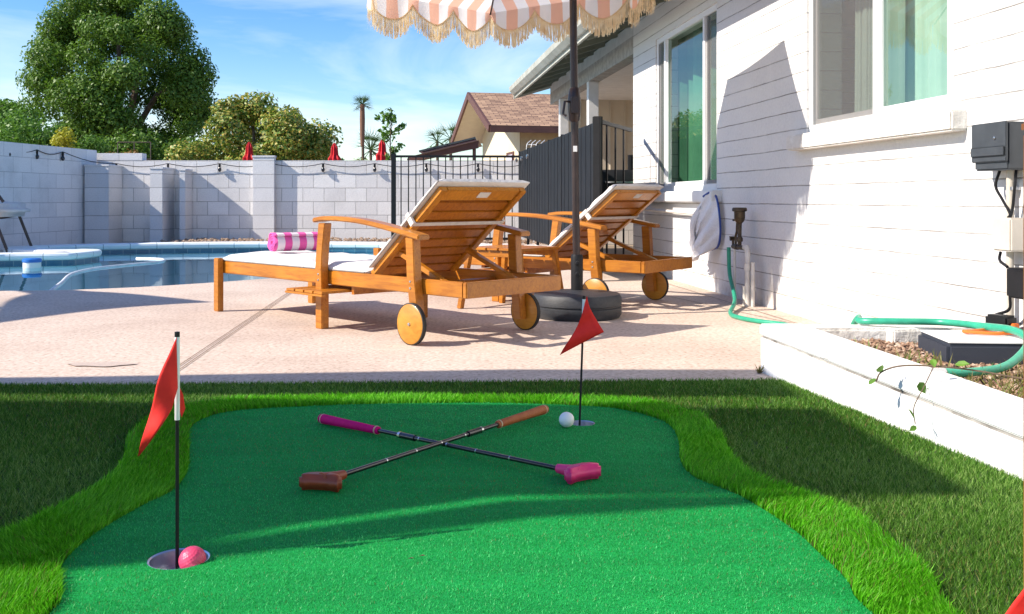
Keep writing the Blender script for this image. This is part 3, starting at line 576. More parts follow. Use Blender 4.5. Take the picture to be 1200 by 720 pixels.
# closed red parasols
first = None
for i, (px, top, lab) in enumerate([(292, 166, 'closed red parasol left of the wall pilaster top'), (392, 167, 'closed red parasol between the citrus tree and the palms'), (448, 163, 'closed red parasol nearest to the slender young tree')]):
    Y = 18.0; sc = F/Y; zt = CH+(234-top)/sc; loc = ((px-600)/sc, Y, zt-1.75)
    if first is None:
        first = thing('closed_parasol', lab, 'parasol', loc, 0, 'closed red parasols beyond the wall')
        MB().tube([(0, 0, -.3), (0, 0, 1.7)], .02, 8).build('pole', 'brownpost', first)
        ca = MB(); N = 16
        for zz, rr in ((.65, .05), (.70, .10), (1.25, .085), (1.45, .10), (1.52, .06), (1.66, .05), (1.74, .015)):
            ca.v += [(rr*(1+.22*math.cos(k*math.pi))*math.cos(2*math.pi*k/N), rr*(1+.22*math.cos(k*math.pi))*math.sin(2*math.pi*k/N), zz) for k in range(N)]
        for r_ in range(6):
            for k in range(N): ca.f.append([r_*N+k, r_*N+(k+1) % N, (r_+1)*N+(k+1) % N, (r_+1)*N+k]); ca.uv.append(None)
        ca.build('canopy', 'redumb', first)
    else:
        c = copy_tree(first); c.location = loc; c['label'] = lab
t = thing('metal_frame', 'thin square metal frame standing above the wall in front of the large tree', 'frame', (-6.95, 17.3, 0))
mb = MB()
for a, b in (((0, 0, 0), (0, 0, 1.66)), ((.58, 0, 0), (.58, 0, 1.66)), ((.29, 0, 1.3), (.29, 0, 1.66)), ((0, 0, 1.66), (.58, 0, 1.66)), ((0, 0, 1.36), (.58, 0, 1.36))): mb.tube([a, b], .009, 6)
mb.build('tubing', 'rattan', t)
# ------------------------------------------------------------------ neighbour's house
nh = thing('neighbour_house', 'cream neighbouring house with a brown shingled gable roof', 'house', (-.565, 26, 0), math.atan2(.206, .979))
# local x = ridge direction, local y = depth; near eave y=0, far eave y=6.95, ridge y=3.47
Ze, Zr, W_, Ln = 2.62, 3.86, 6.95, 14
th = .12
for (ya, za, yb, zb) in ((0, Ze, W_/2, Zr), (W_, Ze, W_/2, Zr)):
    sl = math.hypot(yb-ya, zb-za)
    MB().add([(0, ya, za), (Ln, ya, za), (Ln, yb, zb), (0, yb, zb)], [(0, 1, 2, 3)], [[(0, 0), (Ln, 0), (Ln, sl), (0, sl)]]).build('roof', 'shingle', nh, fix=False)
mb = MB(); mb.bar((-.02, -.02, Ze-.10), (Ln, -.02, Ze-.10), .05, .17)
for (ya, yb) in ((0, W_/2), (W_, W_/2)): mb.bar((-.03, ya, Ze-.09), (-.03, yb, Zr-.09), .06, .2)
mb.build('fascia', 'brownfascia', nh)
mb = MB(); mb.add([(0, .0, Ze-.09), (Ln, .0, Ze-.09), (Ln, W_/2, Zr-.09), (0, W_/2, Zr-.09), (0, W_, Ze-.09), (Ln, W_, Ze-.09)], [(0, 1, 2, 3), (3, 2, 5, 4)])
mb.bar((.3, W_/2, Zr-.25), (1.0, W_/2, Zr-.25), .12, .18); mb.build('soffit', 'siding', nh, fix=False)
g = .92
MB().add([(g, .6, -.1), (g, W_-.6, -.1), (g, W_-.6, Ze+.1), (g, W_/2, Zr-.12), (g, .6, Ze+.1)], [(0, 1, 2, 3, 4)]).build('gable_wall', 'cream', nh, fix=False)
MB().bb((g+.01, .6, -.1), (Ln, .75, Ze+.02)).build('side_wall', 'tan', nh)  # shaded side of the cream house, darkened by its base colour
w = MB().bb((g-.03, 1.3, 1.2), (g+.02, 2.3, 2.0)).build('window', 'brownfascia', nh); MB().bb((g-.05, 1.4, 1.25), (g-.032, 2.2, 1.92)).build('pane', simple('pale_blind', (.62, .60, .72), None, 5, .5), w)
w = MB().bb((g-.03, 3.15, 2.95), (g+.02, 3.45, 3.3)).build('vent', 'brownfascia', nh)
# lean-to roof with solar panels
ph = thing('patio_cover', 'low dark patio cover with solar panels left of the neighbouring gable', 'patio cover', (0, 22, 0))
MB().add([(-2.35, 0, 1.60), (-.75, 0, 1.98), (-.75, 3, 2.0), (-2.35, 3, 1.62)], [(0, 1, 2, 3)]).extr([(-2.35, -.02, 1.50), (-.75, -.02, 1.80), (-.75, -.02, 1.97), (-2.35, -.02, 1.57)], (0, .05, 0)).build('roof', 'brownfascia', ph)
for i in range(2): MB().box((-1.75+.62*i, .3, 1.80+.15*i), (.66, .95, .04), (0, -.235, 0)).build('solar_panel', 'solar', ph)
MB().tube([(-2.2, .1, 0), (-2.2, .1, 1.55)], .04).build('post', 'brownfascia', ph); MB().tube([(-.85, .1, 0), (-.85, .1, 1.8)], .04).build('post', 'brownfascia', ph)
t = thing('window_basket', 'arched white wire guard on the side wall of the neighbouring house', 'wire guard', (.38, 25.6, 1.78))
mb = MB()
for i in range(10): mb.tube(cat([(i*.12, 0, -.4), (i*.12, -.05, .25), (i*.12+.12, .1, .42)], 4), .010, 5)
for z_ in (-.1, .1, .3): mb.tube([(0, -.02, z_), (1.1, -.02, z_)], .010, 5)
mb.build('wire', 'white', t)

# ------------------------------------------------------------------ our house
hs_ = thing('house', 'white painted block house along the right with two sliding windows and a deep eave', 'house', (2.233, 0, 0), math.atan(.1171))
def yl(Y): return Y/.9932
W1 = (yl(6.85), yl(8.48), .716, 2.03); W2 = (yl(3.94), yl(5.35), 1.005, 2.03)
y0, y9 = -2.5, yl(9.28); TH = .2; ZT = 2.32
mb = MB(); ys = [y0, W2[0], W2[1], W1[0], W1[1], y9]
for a, b in ((y0, W2[0]), (W2[1], W1[0]), (W1[1], y9)): mb.bb((0, a, -.1), (TH, b, ZT))
for w in (W1, W2): mb.bb((0, w[0], -.1), (TH, w[1], w[2])); mb.bb((0, w[0], w[3]), (TH, w[1], ZT))
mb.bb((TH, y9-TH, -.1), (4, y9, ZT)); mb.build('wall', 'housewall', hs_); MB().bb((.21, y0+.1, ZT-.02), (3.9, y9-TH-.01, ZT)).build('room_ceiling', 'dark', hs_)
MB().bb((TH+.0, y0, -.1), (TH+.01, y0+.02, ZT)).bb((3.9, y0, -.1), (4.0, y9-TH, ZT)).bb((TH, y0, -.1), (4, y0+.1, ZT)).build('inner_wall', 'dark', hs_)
for w, splits, screens in ((W1, (.20, .84), (0, 2)), (W2, (.47,), (1,))):
    a, b, z0, z1 = w; fr = MB(); xo = .012; t_ = .045
    fr.bb((xo, a, z0), (xo+.045, a+t_, z1)); fr.bb((xo, b-t_, z0), (xo+.045, b, z1)); fr.bb((xo, a+t_, z0), (xo+.045, b-t_, z0+t_)); fr.bb((xo, a+t_, z1-t_), (xo+.045, b-t_, z1))
    for s in splits: c = a+(b-a)*s; fr.bb((xo-.004, c-.022, z0+t_), (xo+.043, c+.022, z1-t_))
    fo = fr.build('window', 'vinyl', hs_, bevel=.003)
    ed = [a+t_]+[a+(b-a)*s for s in splits]+[b-t_]
    for i in range(len(ed)-1):
        p_ = MB().add([(xo+.024, ed[i], z0+t_), (xo+.024, ed[i+1], z0+t_), (xo+.024, ed[i+1], z1-t_), (xo+.024, ed[i], z1-t_)], [(3, 2, 1, 0)]).build('pane', 'glass', fo, fix=False)
        # inner sash
        q = MB(); aa, bb_ = ed[i]+.018, ed[i+1]-.018
        q.bb((xo+.012, aa, z0+t_), (xo+.022, aa+.02, z1-t_)).bb((xo+.012, bb_-.02, z0+t_), (xo+.022, bb_, z1-t_)).bb((xo+.012, aa+.02, z0+t_), (xo+.022, bb_-.02, z0+t_+.03)); q.build('sash', 'trimgrey' if i in screens else 'vinyl', fo)
    # curtains
    def curtain(ya, yb, mt, xx=.32, amp=.03):
        c_ = MB(); K = 60; vs = []
        for k in range(K+1):
            yy = ya+(yb-ya)*k/K; dx = amp*math.sin(k*1.25)+amp*.5*math.sin(k*.53+1); vs += [(xx+dx, yy, z0-.1), (xx+dx*.8, yy, z1+.1)]
        c_.add(vs, [(2*k, 2*k+2, 2*k+3, 2*k+1) for k in range(K)]); return c_.build('curtain', mt, hs_, smooth='all', fix=False)
    if w is W1: curtain(a+.35, b+1.3, 'curtaindk', .22, .025)
    else: curtain(a-.1, a+.98, 'curtaing', .20, .022); curtain(a+1.12, a+1.30, 'curtain', .25, .03)
    sb = MB(); sb.bb((-.07, a-.10, z0-.085), (.12, b+.12, z0-.002)); sb.build('sill', 'sill' if w is W2 else 'white', hs_, bevel=.008)
# insect screens in front of some panes
for w, (sa, sb_) in ((W1, (0, .20)), (W1, (.84, 1)), (W2, (.47, 1))):
    a, b, z0, z1 = w; ya, yb = a+(b-a)*sa+.035, a+(b-a)*sb_-.035
    m_ = M.get('scr')
    if not m_:
        m_, n, p = newmat('screen_mesh'); n.nodes.remove(p); o = n.nodes['Material Output']; x = n.nodes.new('ShaderNodeMixShader'); x.inputs[0].default_value = .5
        tr = n.nodes.new('ShaderNodeBsdfTransparent'); df = n.nodes.new('ShaderNodeBsdfDiffuse'); df.inputs[0].default_value = (.16, .16, .165, 1)
        n.links.new(tr.outputs[0], x.inputs[1]); n.links.new(df.outputs[0], x.inputs[2]); n.links.new(x.outputs[0], o.inputs[0]); M['scr'] = m_
    MB().add([(.018, ya, z0+.05), (.018, yb, z0+.05), (.018, yb, z1-.05), (.018, ya, z1-.05)], [(0, 1, 2, 3)]).build('insect_screen', m_, hs_, fix=False)
# patio recess, beam and posts
pe = yl(14.3)
MB().bb((0, y9+.003, 2.03), (.14, pe, 2.20)).build('beam', 'beam', hs_)
MB().bb((.0, y9+.003, 2.20), (.16, pe, ZT)).build('beam_board', 'trimgrey', hs_)
for Y in (11.5, 13.5): MB().bb((.0, yl(Y)-.06, -.1), (.12, yl(Y)+.06, 2.03)).build('post', 'white', hs_, bevel=.004)
MB().bb((.14, y9+.003, 2.10), (3.2, pe, 2.14)).build('ceiling', 'white', hs_)
sd_ = MB().bb((.14, pe-.1, 1.0), (3.2, pe, 2.10))
for i in range(14): sd_.bb((.2+.22*i, pe-.115, 1.0), (.215+.22*i, pe-.1, 2.10))
sd_.bb((2.2, y9, -.1), (2.3, pe, 2.10)); sd_.build('siding', 'siding', hs_)
MB().bb((.14, pe-.13, -.1), (3.2, pe-.12, 1.0)).build('low_wall', 'backwall', hs_)
# eave and roof (underside boards seen from below)
xe, ze = -.47, 2.20; sl = .30; ye = yl(14.7)
def zx(x): return ze+(x-xe)*sl
mb = MB(); mb.extr([(xe, y0, zx(xe)+.06), (4.4, y0, zx(4.4)+.06), (4.4, y0, zx(4.4)+.12), (xe, y0, zx(xe)+.12)], (0, ye-y0, 0)); mb.build('roof', 'shingle', hs_)
mb = MB(); x = xe+.03
while x < .35: mb.extr([(x, y0+.02, zx(x)+.035), (x+.075, y0+.02, zx(x+.075)+.035), (x+.075, y0+.02, zx(x+.075)+.055), (x, y0+.02, zx(x)+.055)], (0, ye-y0-.04, 0)); x += .092
mb.build('eave_boards', 'soffit', hs_)
yy = y0+.3
while yy < ye-.1: MB().extr([(xe+.04, yy, zx(xe)-.04), (.3, yy, zx(.3)-.04), (.3, yy, zx(.3)+.03), (xe+.04, yy, zx(xe)+.03)], (0, .045, 0)).build('rafter', 'soffit', hs_); yy += .61
MB().extr([(xe-.09, y0, ze+.12), (xe-.08, y0, ze+.06), (xe-.03, y0, ze+.01), (xe+.0, y0, ze+.01), (xe+.0, y0, ze+.12)], (0, ye-y0, 0)).build('gutter', 'fascia', hs_)
MB().bb((xe+.001, y0, ze-.03), (xe+.03, ye, ze+.11)).extr([(xe-.02, ye, zx(xe)-.05), (4.4, ye, zx(4.4)-.05), (4.4, ye, zx(4.4)+.14), (xe-.02, ye, zx(xe)+.14)], (0, .03, 0)).build('barge_board', 'fascia', hs_)
# ------------------------------------------------------------------ pool fence
def picket(name, label, a, b, z0, z1, n_, post=True):
    t = thing(name, label, 'fence', (*a, 0), 0, 'black metal pool fence panels'); d = Vector((b[0]-a[0], b[1]-a[1], 0)); L_ = d.length; t.rotation_euler = (0, 0, math.atan2(d.y, d.x))
    for zz in (z1-.02, z0): MB().bb((0, -.012, zz), (L_, .012, zz+.03)).build('rail', 'black', t)
    for k in range(1, n_): MB().bb((L_*k/n_-.007, -.007, z0+.03), (L_*k/n_+.007, .007, z1-.02)).build('picket', 'black', t)
    if post:
        for k in (0,): MB().bb((L_*k-.03, -.03, 0), (L_*k+.03, .03, z1+.03)).build('post', 'black', t, bevel=.004)
    return t
picket('picket_fence', 'long black metal picket fence panel in front of the back wall', (-1.55, 12.85), (.10, 12.9), .12, 1.22, 17)
picket('picket_fence', 'short black picket panel between the solid gate and the white house', (.68, 7.8), (1.075, 8.85), .12, 1.28, 4)
gt = thing('solid_gate', 'tall black solid metal gate panels standing between the picket fences', 'gate', (.10, 12.9, 0))
A_, B_ = Vector((.10, 12.9, 0)), Vector((.68, 7.85, 0)); d = B_-A_; gt.rotation_euler = (0, 0, math.atan2(d.y, d.x)); Lg = d.length
for k in range(6):
    s0, s1 = Lg*k/6, Lg*(k+1)/6
    pm = MB().bb((s0+.03, -.01, .17), (s1-.01, .01, 1.27))
    for j in range(1, 4): xx = s0+(s1-s0)*j/4; pm.bb((xx-.003, .0, .18), (xx+.003, .013, 1.26)); pm.bb((xx-.003, -.013, .18), (xx+.003, .0, 1.26))
    pm.build('panel', 'blackpanel', gt)
    MB().bb((s0-.0, -.015, .05), (s0+.025, .015, 1.28)).build('post', 'black', gt)
MB().bb((Lg-.01, -.035, 0), (Lg+.05, .035, 1.31)).build('post', 'black', gt)
for k in range(3): MB().lathe([(0, .0), (.03, .01), (.03, .03), (0, .04)], 10, (.15+.55*k, -.04, 1.16), (0, -1, 0)).build('hinge_cap', 'chrome', gt, smooth=True)
# grill behind the fence
gr = thing('charcoal_grill', 'black barrel grill behind the short picket fence', 'grill', (1.08, 9.9, 0), R(10))
MB().lathe([(0, -.3), (.16, -.3), (.17, -.25), (.17, .25), (.16, .3), (0, .3)], 20, (0, 0, .78), (1, 0, 0)).build('barrel', 'blackpanel', gr, smooth=True)
for sx in (-.22, .22):
    for sy in (-.12, .12): MB().tube([(sx, sy*1.4, 0), (sx, sy, .65)], .012, 6).build('leg', 'black', gr)
MB().tube([(.12, 0, .92), (.12, 0, 1.1)], .03, 8).build('chimney', 'black', gr)
MB().tube([(-.2, -.17, .82), (-.2, -.21, .82), (.2, -.21, .82), (.2, -.17, .82)], .01, 6).build('handle', 'chrome', gr)

# ------------------------------------------------------------------ planter
pt = thing('planter_wall', 'low white painted block planter wall beside the turf', 'planter wall')
ZT_ = lambda y: .183-(3.70-y)*.030
ys_ = [3.70, 3.2, 2.7, 2.27, 1.7, 1.1, .6]; wd = .155
def course(zlo, zhi, out_, name, mat):
    mb = MB(); vs = []
    for y in ys_:
        x = PL(y)-out_; vs += [(x, y, zlo(y)), (x, y, zhi(y)), (x+wd+out_, y, zhi(y)), (x+wd+out_, y, zlo(y))]
    fs = [(4*i+j, 4*i+(j+1) % 4, 4*i+4+(j+1) % 4, 4*i+4+j) for i in range(len(ys_)-1) for j in range(4)]+[(0, 1, 2, 3), tuple(4*(len(ys_)-1)+k for k in (3, 2, 1, 0))]
    return mb.add(vs, fs).build(name, mat, pt, bevel=.006)
course(lambda y: -.05, lambda y: ZT_(y)-.046, 0, 'lower_course', 'planter')
course(lambda y: ZT_(y)-.042, ZT_, .004, 'cap_course', 'planter')
course(lambda y: ZT_(y)-.06, lambda y: ZT_(y)-.030, -.006, 'mortar_joint', simple('dark_joint', (.08, .07, .06), (.5, .48, .45), 7, .9))
mb = MB().bb((PL(3.7)+wd+.002, 3.58, -.05), (houseX(3.65)-.002, 3.70, .180)); mb.build('end_curb', 'sill', pt, bevel=.01)
bed = [(PL(.6)+wd, .6), (houseX(.6), .6), (houseX(3.6), 3.6), (PL(3.6)+wd, 3.6)]
bz = lambda y: .135-(3.6-y)*.028
mb = MB(); vs = [(x, y, bz(y)) for x, y in bed]; mb.add(vs, [(0, 1, 2, 3)]); struct(mb.build('planter_soil', 'soil', fix=False))
mb = MB()
for i in range(5200):
    y = rnd.uniform(2.2, 3.57); x = PL(y)+wd+rnd.random()**1.3*(houseX(y)-PL(y)-wd); r = rnd.uniform(.005, .014)
    q = Euler((rnd.uniform(-.6, .6), rnd.uniform(-.6, .6), rnd.uniform(0, 6))).to_matrix(); s = [rnd.uniform(.6, 1.2) for _ in range(3)]
    base = [(1, 0, 0), (0, 1, 0), (-1, 0, 0), (0, -1, 0), (0, 0, .7), (0, 0, -.7), (.6, .6, .4), (-.6, -.6, .3)]
    P = [q @ Vector((a[0]*r*s[0], a[1]*r*s[1], a[2]*r*s[2]))+Vector((x, y, bz(y)+r*.4)) for a in base[:6]]
    mb.add(P, [(0, 1, 4), (1, 2, 4), (2, 3, 4), (3, 0, 4), (1, 0, 5), (2, 1, 5), (3, 2, 5), (0, 3, 5)])
m, n, p = newmat('bed_pebbles'); p.inputs['Roughness'].default_value = .85; z = noise(n, 38, 1); r = ramp(n, z.outputs['Fac'], [(.3, (.11, .06, .04)), (.45, (.28, .16, .10)), (.58, (.38, .25, .17)), (.7, (.52, .42, .33))]); n.links.new(r.outputs[0], p.inputs['Base Color']); M['pebble'] = m
tag(mb.build('planter_gravel', 'pebble', fix=False), 'brown gravel filling the planter bed', None, None, 'stuff')
def weedtest(P):
    return in_view(P, .05) & (P[:, 0] > PL(P[:, 1])+wd+.0) & (P[:, 0] < houseX(P[:, 1])) & ((np.sin(P[:, 0]*23+P[:, 1]*9)+np.sin(P[:, 1]*17-P[:, 0]*11) > .2) | (P[:, 1] < 2.95))
blades('planter_weeds', weedtest, (1.1, 2.2, 1.9, 3.5), 4200, .05, .004, 'weed', .115, 1.2, 'dry weeds and straw growing through the planter gravel')
# black worn block with pale top
t = thing('utility_block', 'dark worn block with a pale top lying in the planter gravel', 'block', (1.385, 3.12, .10), R(-5))
MB().bb((0, 0, 0), (.40, .30, .092)).build('side', 'slabdark', t, bevel=.012); MB().bb((.008, .008, .0925), (.392, .292, .097)).build('top', 'white', t)
MB().bb((0, 0, 0), (.11, .06, .055)).build('loose_brick', 'sill', None, bevel=.006); o = bpy.data.objects['loose_brick']; o.location = (1.36, 3.50, .13); o.rotation_euler = (0, 0, .1); tag(o, 'small grey brick lying against the planter end curb', 'brick')
# vine sprig
t = thing('vine_sprig', 'thin vine with a few green leaves trailing over the white planter wall', 'vine')
st = cat([(1.42, 2.62, .16), (1.25, 2.68, .185), (1.10, 2.72, .19), (1.035, 2.74, .17), (1.02, 2.75, .14)], 6); mb = MB().tube(st, .0025, 5); mb.tube(cat([(1.16, 2.70, .19), (1.10, 2.62, .15), (1.065, 2.60, .10), (1.06, 2.58, .06)], 5), .0015, 5); mb.build('stem', 'bark', t)
for (x, y, z_, s_) in ((1.03, 2.74, .175, .022), (1.01, 2.75, .14, .014), (1.10, 2.63, .145, .022), (1.05, 2.58, .085, .018), (1.13, 2.60, .12, .02), (1.16, 2.70, .20, .016), (1.05, 2.57, .05, .013), (1.23, 2.68, .20, .02)):
    q = Euler((rnd.uniform(-1.2, 1.2), rnd.uniform(-1.2, 1.2), rnd.uniform(0, 6))).to_matrix(); sh = [(-1, 0), (-.5, .5), (.2, .55), (1, 0), (.2, -.55), (-.5, -.5)]
    P = [Vector((x, y, z_))+q @ Vector((a*s_, b*s_, .15*s_*abs(b)*2)) for a, b in sh]; MB().add(P, [(0, 1, 2, 3), (0, 3, 4, 5)]).build('leaf', 'leaf_light', t, fix=False)
mb = MB()
for i in range(26):
    a = rnd.uniform(0, 6.28); b_ = Vector((.925, 3.67, .0)); e = b_+Vector((math.cos(a)*.02, -abs(math.sin(a))*.03, rnd.uniform(.01, .04))); mb.add([b_+Vector((.004, 0, 0)), b_-Vector((.004, 0, 0)), e], [(0, 1, 2)])
tag(mb.build('weed_tuft', 'weed', fix=False), 'tiny weed at the foot of the planter corner', 'weed')

# ------------------------------------------------------------------ loungers
def make_lounger():
    t = thing('sun_lounger', '', 'sun lounger')
    Wd = .65; W0, W1_ = .05, .60; zr0, zr1 = .222, .292
    MB().bb((0, W0-.025, zr0), (2.10, W0, zr1)).build('side_rail', 'wood', t, bevel=.004)
    MB().bb((0, W1_, zr0), (2.10, W1_+.025, zr1)).build('side_rail', 'wood', t, bevel=.004)
    MB().bb((2.102, W0-.028, zr0), (2.127, W1_+.028, zr1)).build('end_board', 'wood', t, bevel=.004)
    MB().bb((-.027, W0-.028, zr0), (-.002, W1_+.028, zr1)).build('end_board', 'wood', t, bevel=.004)
    for xx in (.5, 1.05, 1.66, 1.9): MB().bb((xx, W0+.002, .235), (xx+.055, W1_-.002, .258)).build('crossbar', 'woodb', t, bevel=.003)
    sl_ = MB()
    for i in range(14): sl_.bb((.02+i*.098, W0+.002, .275), (.02+i*.098+.075, W1_-.002, .290))
    sl_.build('seat_slats', 'woodb', t, bevel=.002)
    for y in (W0-.062, W1_+.028): MB().bb((-.025, y, 0), (.03, y+.035, .31)).build('leg', 'wood', t, bevel=.004)
    for y, so_ in ((W0-.072, -1), (W1_+.027, 1)):
        # front arm post, slightly bowed above the rail
        def bowed(prof, nm):
            mb = MB(); vs = []
            for (xc, z_, w_) in prof: vs += [(xc-w_/2, y, z_), (xc+w_/2, y, z_), (xc+w_/2, y+.045, z_), (xc-w_/2, y+.045, z_)]
            k = len(prof); mb.add(vs, [(4*i+j, 4*i+(j+1) % 4, 4*i+4+(j+1) % 4, 4*i+4+j) for i in range(k-1) for j in range(4)]+[(3, 2, 1, 0), tuple(4*(k-1)+j for j in range(4))]); mb.build(nm, 'wood', t, bevel=.003)
        bowed([(1.07, 0, .055), (1.07, .20, .055), (1.065, .30, .055), (1.075, .40, .052), (1.095, .532, .055)], 'leg')
        bowed([(1.83, .06, .055), (1.815, .20, .055), (1.80, .30, .055), (1.795, .40, .055), (1.79, .478, .055)], 'leg')
        arm = cat([(1.03, 0, .545), (1.15, 0, .556), (1.40, 0, .548), (1.65, 0, .517), (1.87, 0, .480)], 4); mb = MB(); vs = []; ya, yb = y-.012, y+.058
        for p_ in arm: vs += [(p_.x, ya, p_.z-.012), (p_.x, yb, p_.z-.012), (p_.x, yb, p_.z+.012), (p_.x, ya, p_.z+.012)]
        k = len(arm); mb.add(vs, [(4*i+j, 4*i+(j+1) % 4, 4*i+4+(j+1) % 4, 4*i+4+j) for i in range(k-1) for j in range(4)]+[(3, 2, 1, 0), tuple(4*(k-1)+j for j in range(4))]); mb.build('armrest', 'wood', t, bevel=.005)
        yo = y-.030 if so_ < 0 else y+.045+.004
        wh = MB().lathe([(0, 0), (.086, 0), (.090, .003), (.090, .023), (.086, .026), (0, .026)], 40, (1.83, yo, .094), (0, 1, 0)).build('wheel', 'woodw', t, smooth=True)
        MB().lathe([(.0905, .002), (.0945, .004), (.0945, .022), (.0905, .024)], 40, (1.83, yo, .094), (0, 1, 0)).build('tyre', 'rubber', wh, smooth=True)
        MB().lathe([(0, -.006), (.007, -.005), (.008, .0), (.008, .031), (0, .033)], 10, (1.83, yo, .094), (0, 1, 0)).build('axle_cap', 'steel', wh, smooth=True)
        for (bx, bz_) in ((1.068, .245), (1.068, .275), (1.80, .25), (1.80, .28)):
            MB().lathe([(0, 0), (.006, .0), (.005, .003), (0, .004)], 10, (bx, y if so_ < 0 else y+.045, bz_), (0, so_, 0)).build('bolt', 'steel', t)
    # backrest: stiles, slats
    a = math.atan2(.405, .505); h0 = Vector((1.40, 0, .300)); Lb = .655
    def bp_(s, off=0): return h0+Vector((math.cos(a)*s-math.sin(a)*off, 0, math.sin(a)*s+math.cos(a)*off))
    def slab(mb, s0, s1, y0_, y1_, o0, o1):
        P = [bp_(s0, o0), bp_(s1, o0), bp_(s1, o1), bp_(s0, o1)]; mb.extr([(p.x, y0_, p.z) for p in P], (0, y1_-y0_, 0)); return mb
    for y in (W0+.004, W1_-.044): slab(MB(), 0, Lb, y, y+.04, -.030, .0).build('back_stile', 'wood', t, bevel=.003)
    slab(MB(), Lb-.075, Lb, W0+.046, W1_-.046, -.024, .0).build('back_top_rail', 'wood', t, bevel=.003)
    mb = MB()
    for i in range(8): slab(mb, .0+i*.0715, .058+i*.0715, W0+.046, W1_-.046, -.020, -.003)
    mb.build('back_slats', 'woodb', t, bevel=.002)
    for y in (W0+.05, W1_-.075):
        p1 = bp_(.20, -.035); MB().bar((p1.x, y, p1.z), (1.93, y, .262), .022, .03, (0, 1, 0)).build('support_strut', 'wood', t, bevel=.002)
    # cushion seat + back with rounded profile and piping
    def cush(s_list, width0, width1, name, thick):
        mb = MB(); ny = 15; N = len(s_list); top = []; 
        for i, (p, nrm) in enumerate(s_list):
            e = min(i, N-1-i)/2.0; ed = min(1, .35+.65*math.sin(min(1, e)*math.pi/2))
            for j in range(ny):
                v = j/(ny-1); q = abs(2*v-1); f = (1-q**6)**.5 if q < 1 else 0; hh = thick*ed*(.30+.70*f)*(1+.07*math.sin(i*1.3+j*.9)-.10*(1 if (i % 9 == 4) else 0))
                yy = width0+(width1-width0)*v; top.append((p.x+nrm.x*hh, yy, p.z+nrm.z*hh))
        bot = [(p.x, width0+(width1-width0)*j/(ny-1), p.z) for p, nrm in s_list for j in range(ny)]
        mb.v = top+bot; T = N*ny
        for i in range(N-1):
            for j in range(ny-1): mb.f.append([i*ny+j, (i+1)*ny+j, (i+1)*ny+j+1, i*ny+j+1]); mb.f.append([T+i*ny+j, T+i*ny+j+1, T+(i+1)*ny+j+1, T+(i+1)*ny+j])
        for i in range(N-1):
            for j in (0, ny-1): mb.f.append([i*ny+j, T+i*ny+j, T+(i+1)*ny+j, (i+1)*ny+j])
        for j in range(ny-1):
            for i in (0, N-1): mb.f.append([i*ny+j, i*ny+j+1, T+i*ny+j+1, T+i*ny+j])
        mb.uv = [None]*len(mb.f); c_ = mb.build(name, 'cushion', t, smooth=True)
        pi_ = MB().tube([(s_[0].x+s_[1].x*.004, width0-.001, s_[0].z+s_[1].z*.004) for s_ in s_list], .0035, 6); pi_.build('piping', 'piping', c_)
        return c_
    n0 = Vector((0, 0, 1)); nb = Vector((-math.sin(a), 0, math.cos(a)))
    cush([(Vector((x_, 0, .2935)), n0) for x_ in np.linspace(-.03, .86, 22)], W0-.02, W1_+.02, 'seat_cushion', .046)
    cush([(Vector((x_, 0, .2935)), n0) for x_ in np.linspace(.865, 1.385, 14)], W0-.02, W1_+.02, 'seat_cushion', .046)
    cush([(bp_(s, .003), nb) for s in np.linspace(.03, Lb+.03, 22)], W0-.015, W1_+.015, 'back_cushion', .050)
    # strap round the back, label
    mb = MB(); slab(mb, .405, .428, W0-.004, W1_+.004, -.034, -.0315)
    slab(mb, .402, .43, W0-.018, W0-.004, -.034, .030); slab(mb, .402, .43, W1_+.004, W1_+.018, -.034, .030); mb.build('strap', 'strap', t)
    slab(MB(), Lb-.05, Lb-.012, .30, .37, -.0265, -.0245).build('care_label', 'strap', t)
    # pull-out side tray
    mb = MB(); 
    for i in range(4): mb.bb((.92+i*.082, -.115, .190), (.92+i*.082+.072, .36, .202))
    mb.bb((.915, -.12, .178), (1.245, -.098, .189)); mb.bb((.915, .2, .178), (1.245, .225, .189)); mb.build('side_tray', 'wood', t, bevel=.002)
    MB().bb((.90, W0+.002, .205), (.925, W1_-.002, .225)).bb((1.25, W0+.002, .180), (1.27, W1_-.002, .225)).build('tray_runner', 'woodb', t)
    return t
l1 = make_lounger(); l1['group'] = 'wooden sun loungers beside the pool'; l1['label'] = 'nearer wooden sun lounger with the pink striped towel on its white cushion'
u = Vector((.7055, -.709, 0)); l1.location = (-1.712+.0, 5.706, 0); l1.rotation_euler = (0, 0, math.atan2(u.y, u.x))
l2 = copy_tree(l1); l2['label'] = 'farther wooden sun lounger standing behind the umbrella, next to the house'
l2.location = (-.951, 6.90, 0); l2.rotation_euler = (0, 0, math.atan2(-.6, .8))
# towel roll on lounger 1
def l1w(s, y, z_): q = Matrix.Rotation(l1.rotation_euler[2], 3, 'Z'); return Vector(l1.location)+q @ Vector((s, y, z_))
mb = MB(); prof = []; NN = 110; sp = []
for i in range(NN): th_ = i/NN*2*math.pi*3.4; rr = .012+.041*i/NN; sp.append((rr*math.cos(th_), rr*math.sin(th_)*.92))
K = 14; vs = []
for k in range(K+1):
    x_ = -.18+.36*k/K
    for (yy, zz) in sp: w_ = 1+.02*math.sin(k*1.7+yy*60); vs.append((x_+.004*math.sin(zz*90+k), yy*w_, zz*w_))
mb.add(vs, [(k*NN+i, k*NN+i+1, (k+1)*NN+i+1, (k+1)*NN+i) for k in range(K) for i in range(NN-1)])
tw = mb.build('towel_roll', 'towel', fix=False, smooth='all'); md = tw.modifiers.new('s', 'SOLIDIFY'); md.thickness = .0075; md.offset = 0
tw.location = l1w(.30, .34, .3395+.062); tw.rotation_euler = (0, 0, R(34)); tw.scale = (.84, 1.18, 1.12); tag(tw, 'rolled pink and white striped towel on the nearer lounger', 'towel')
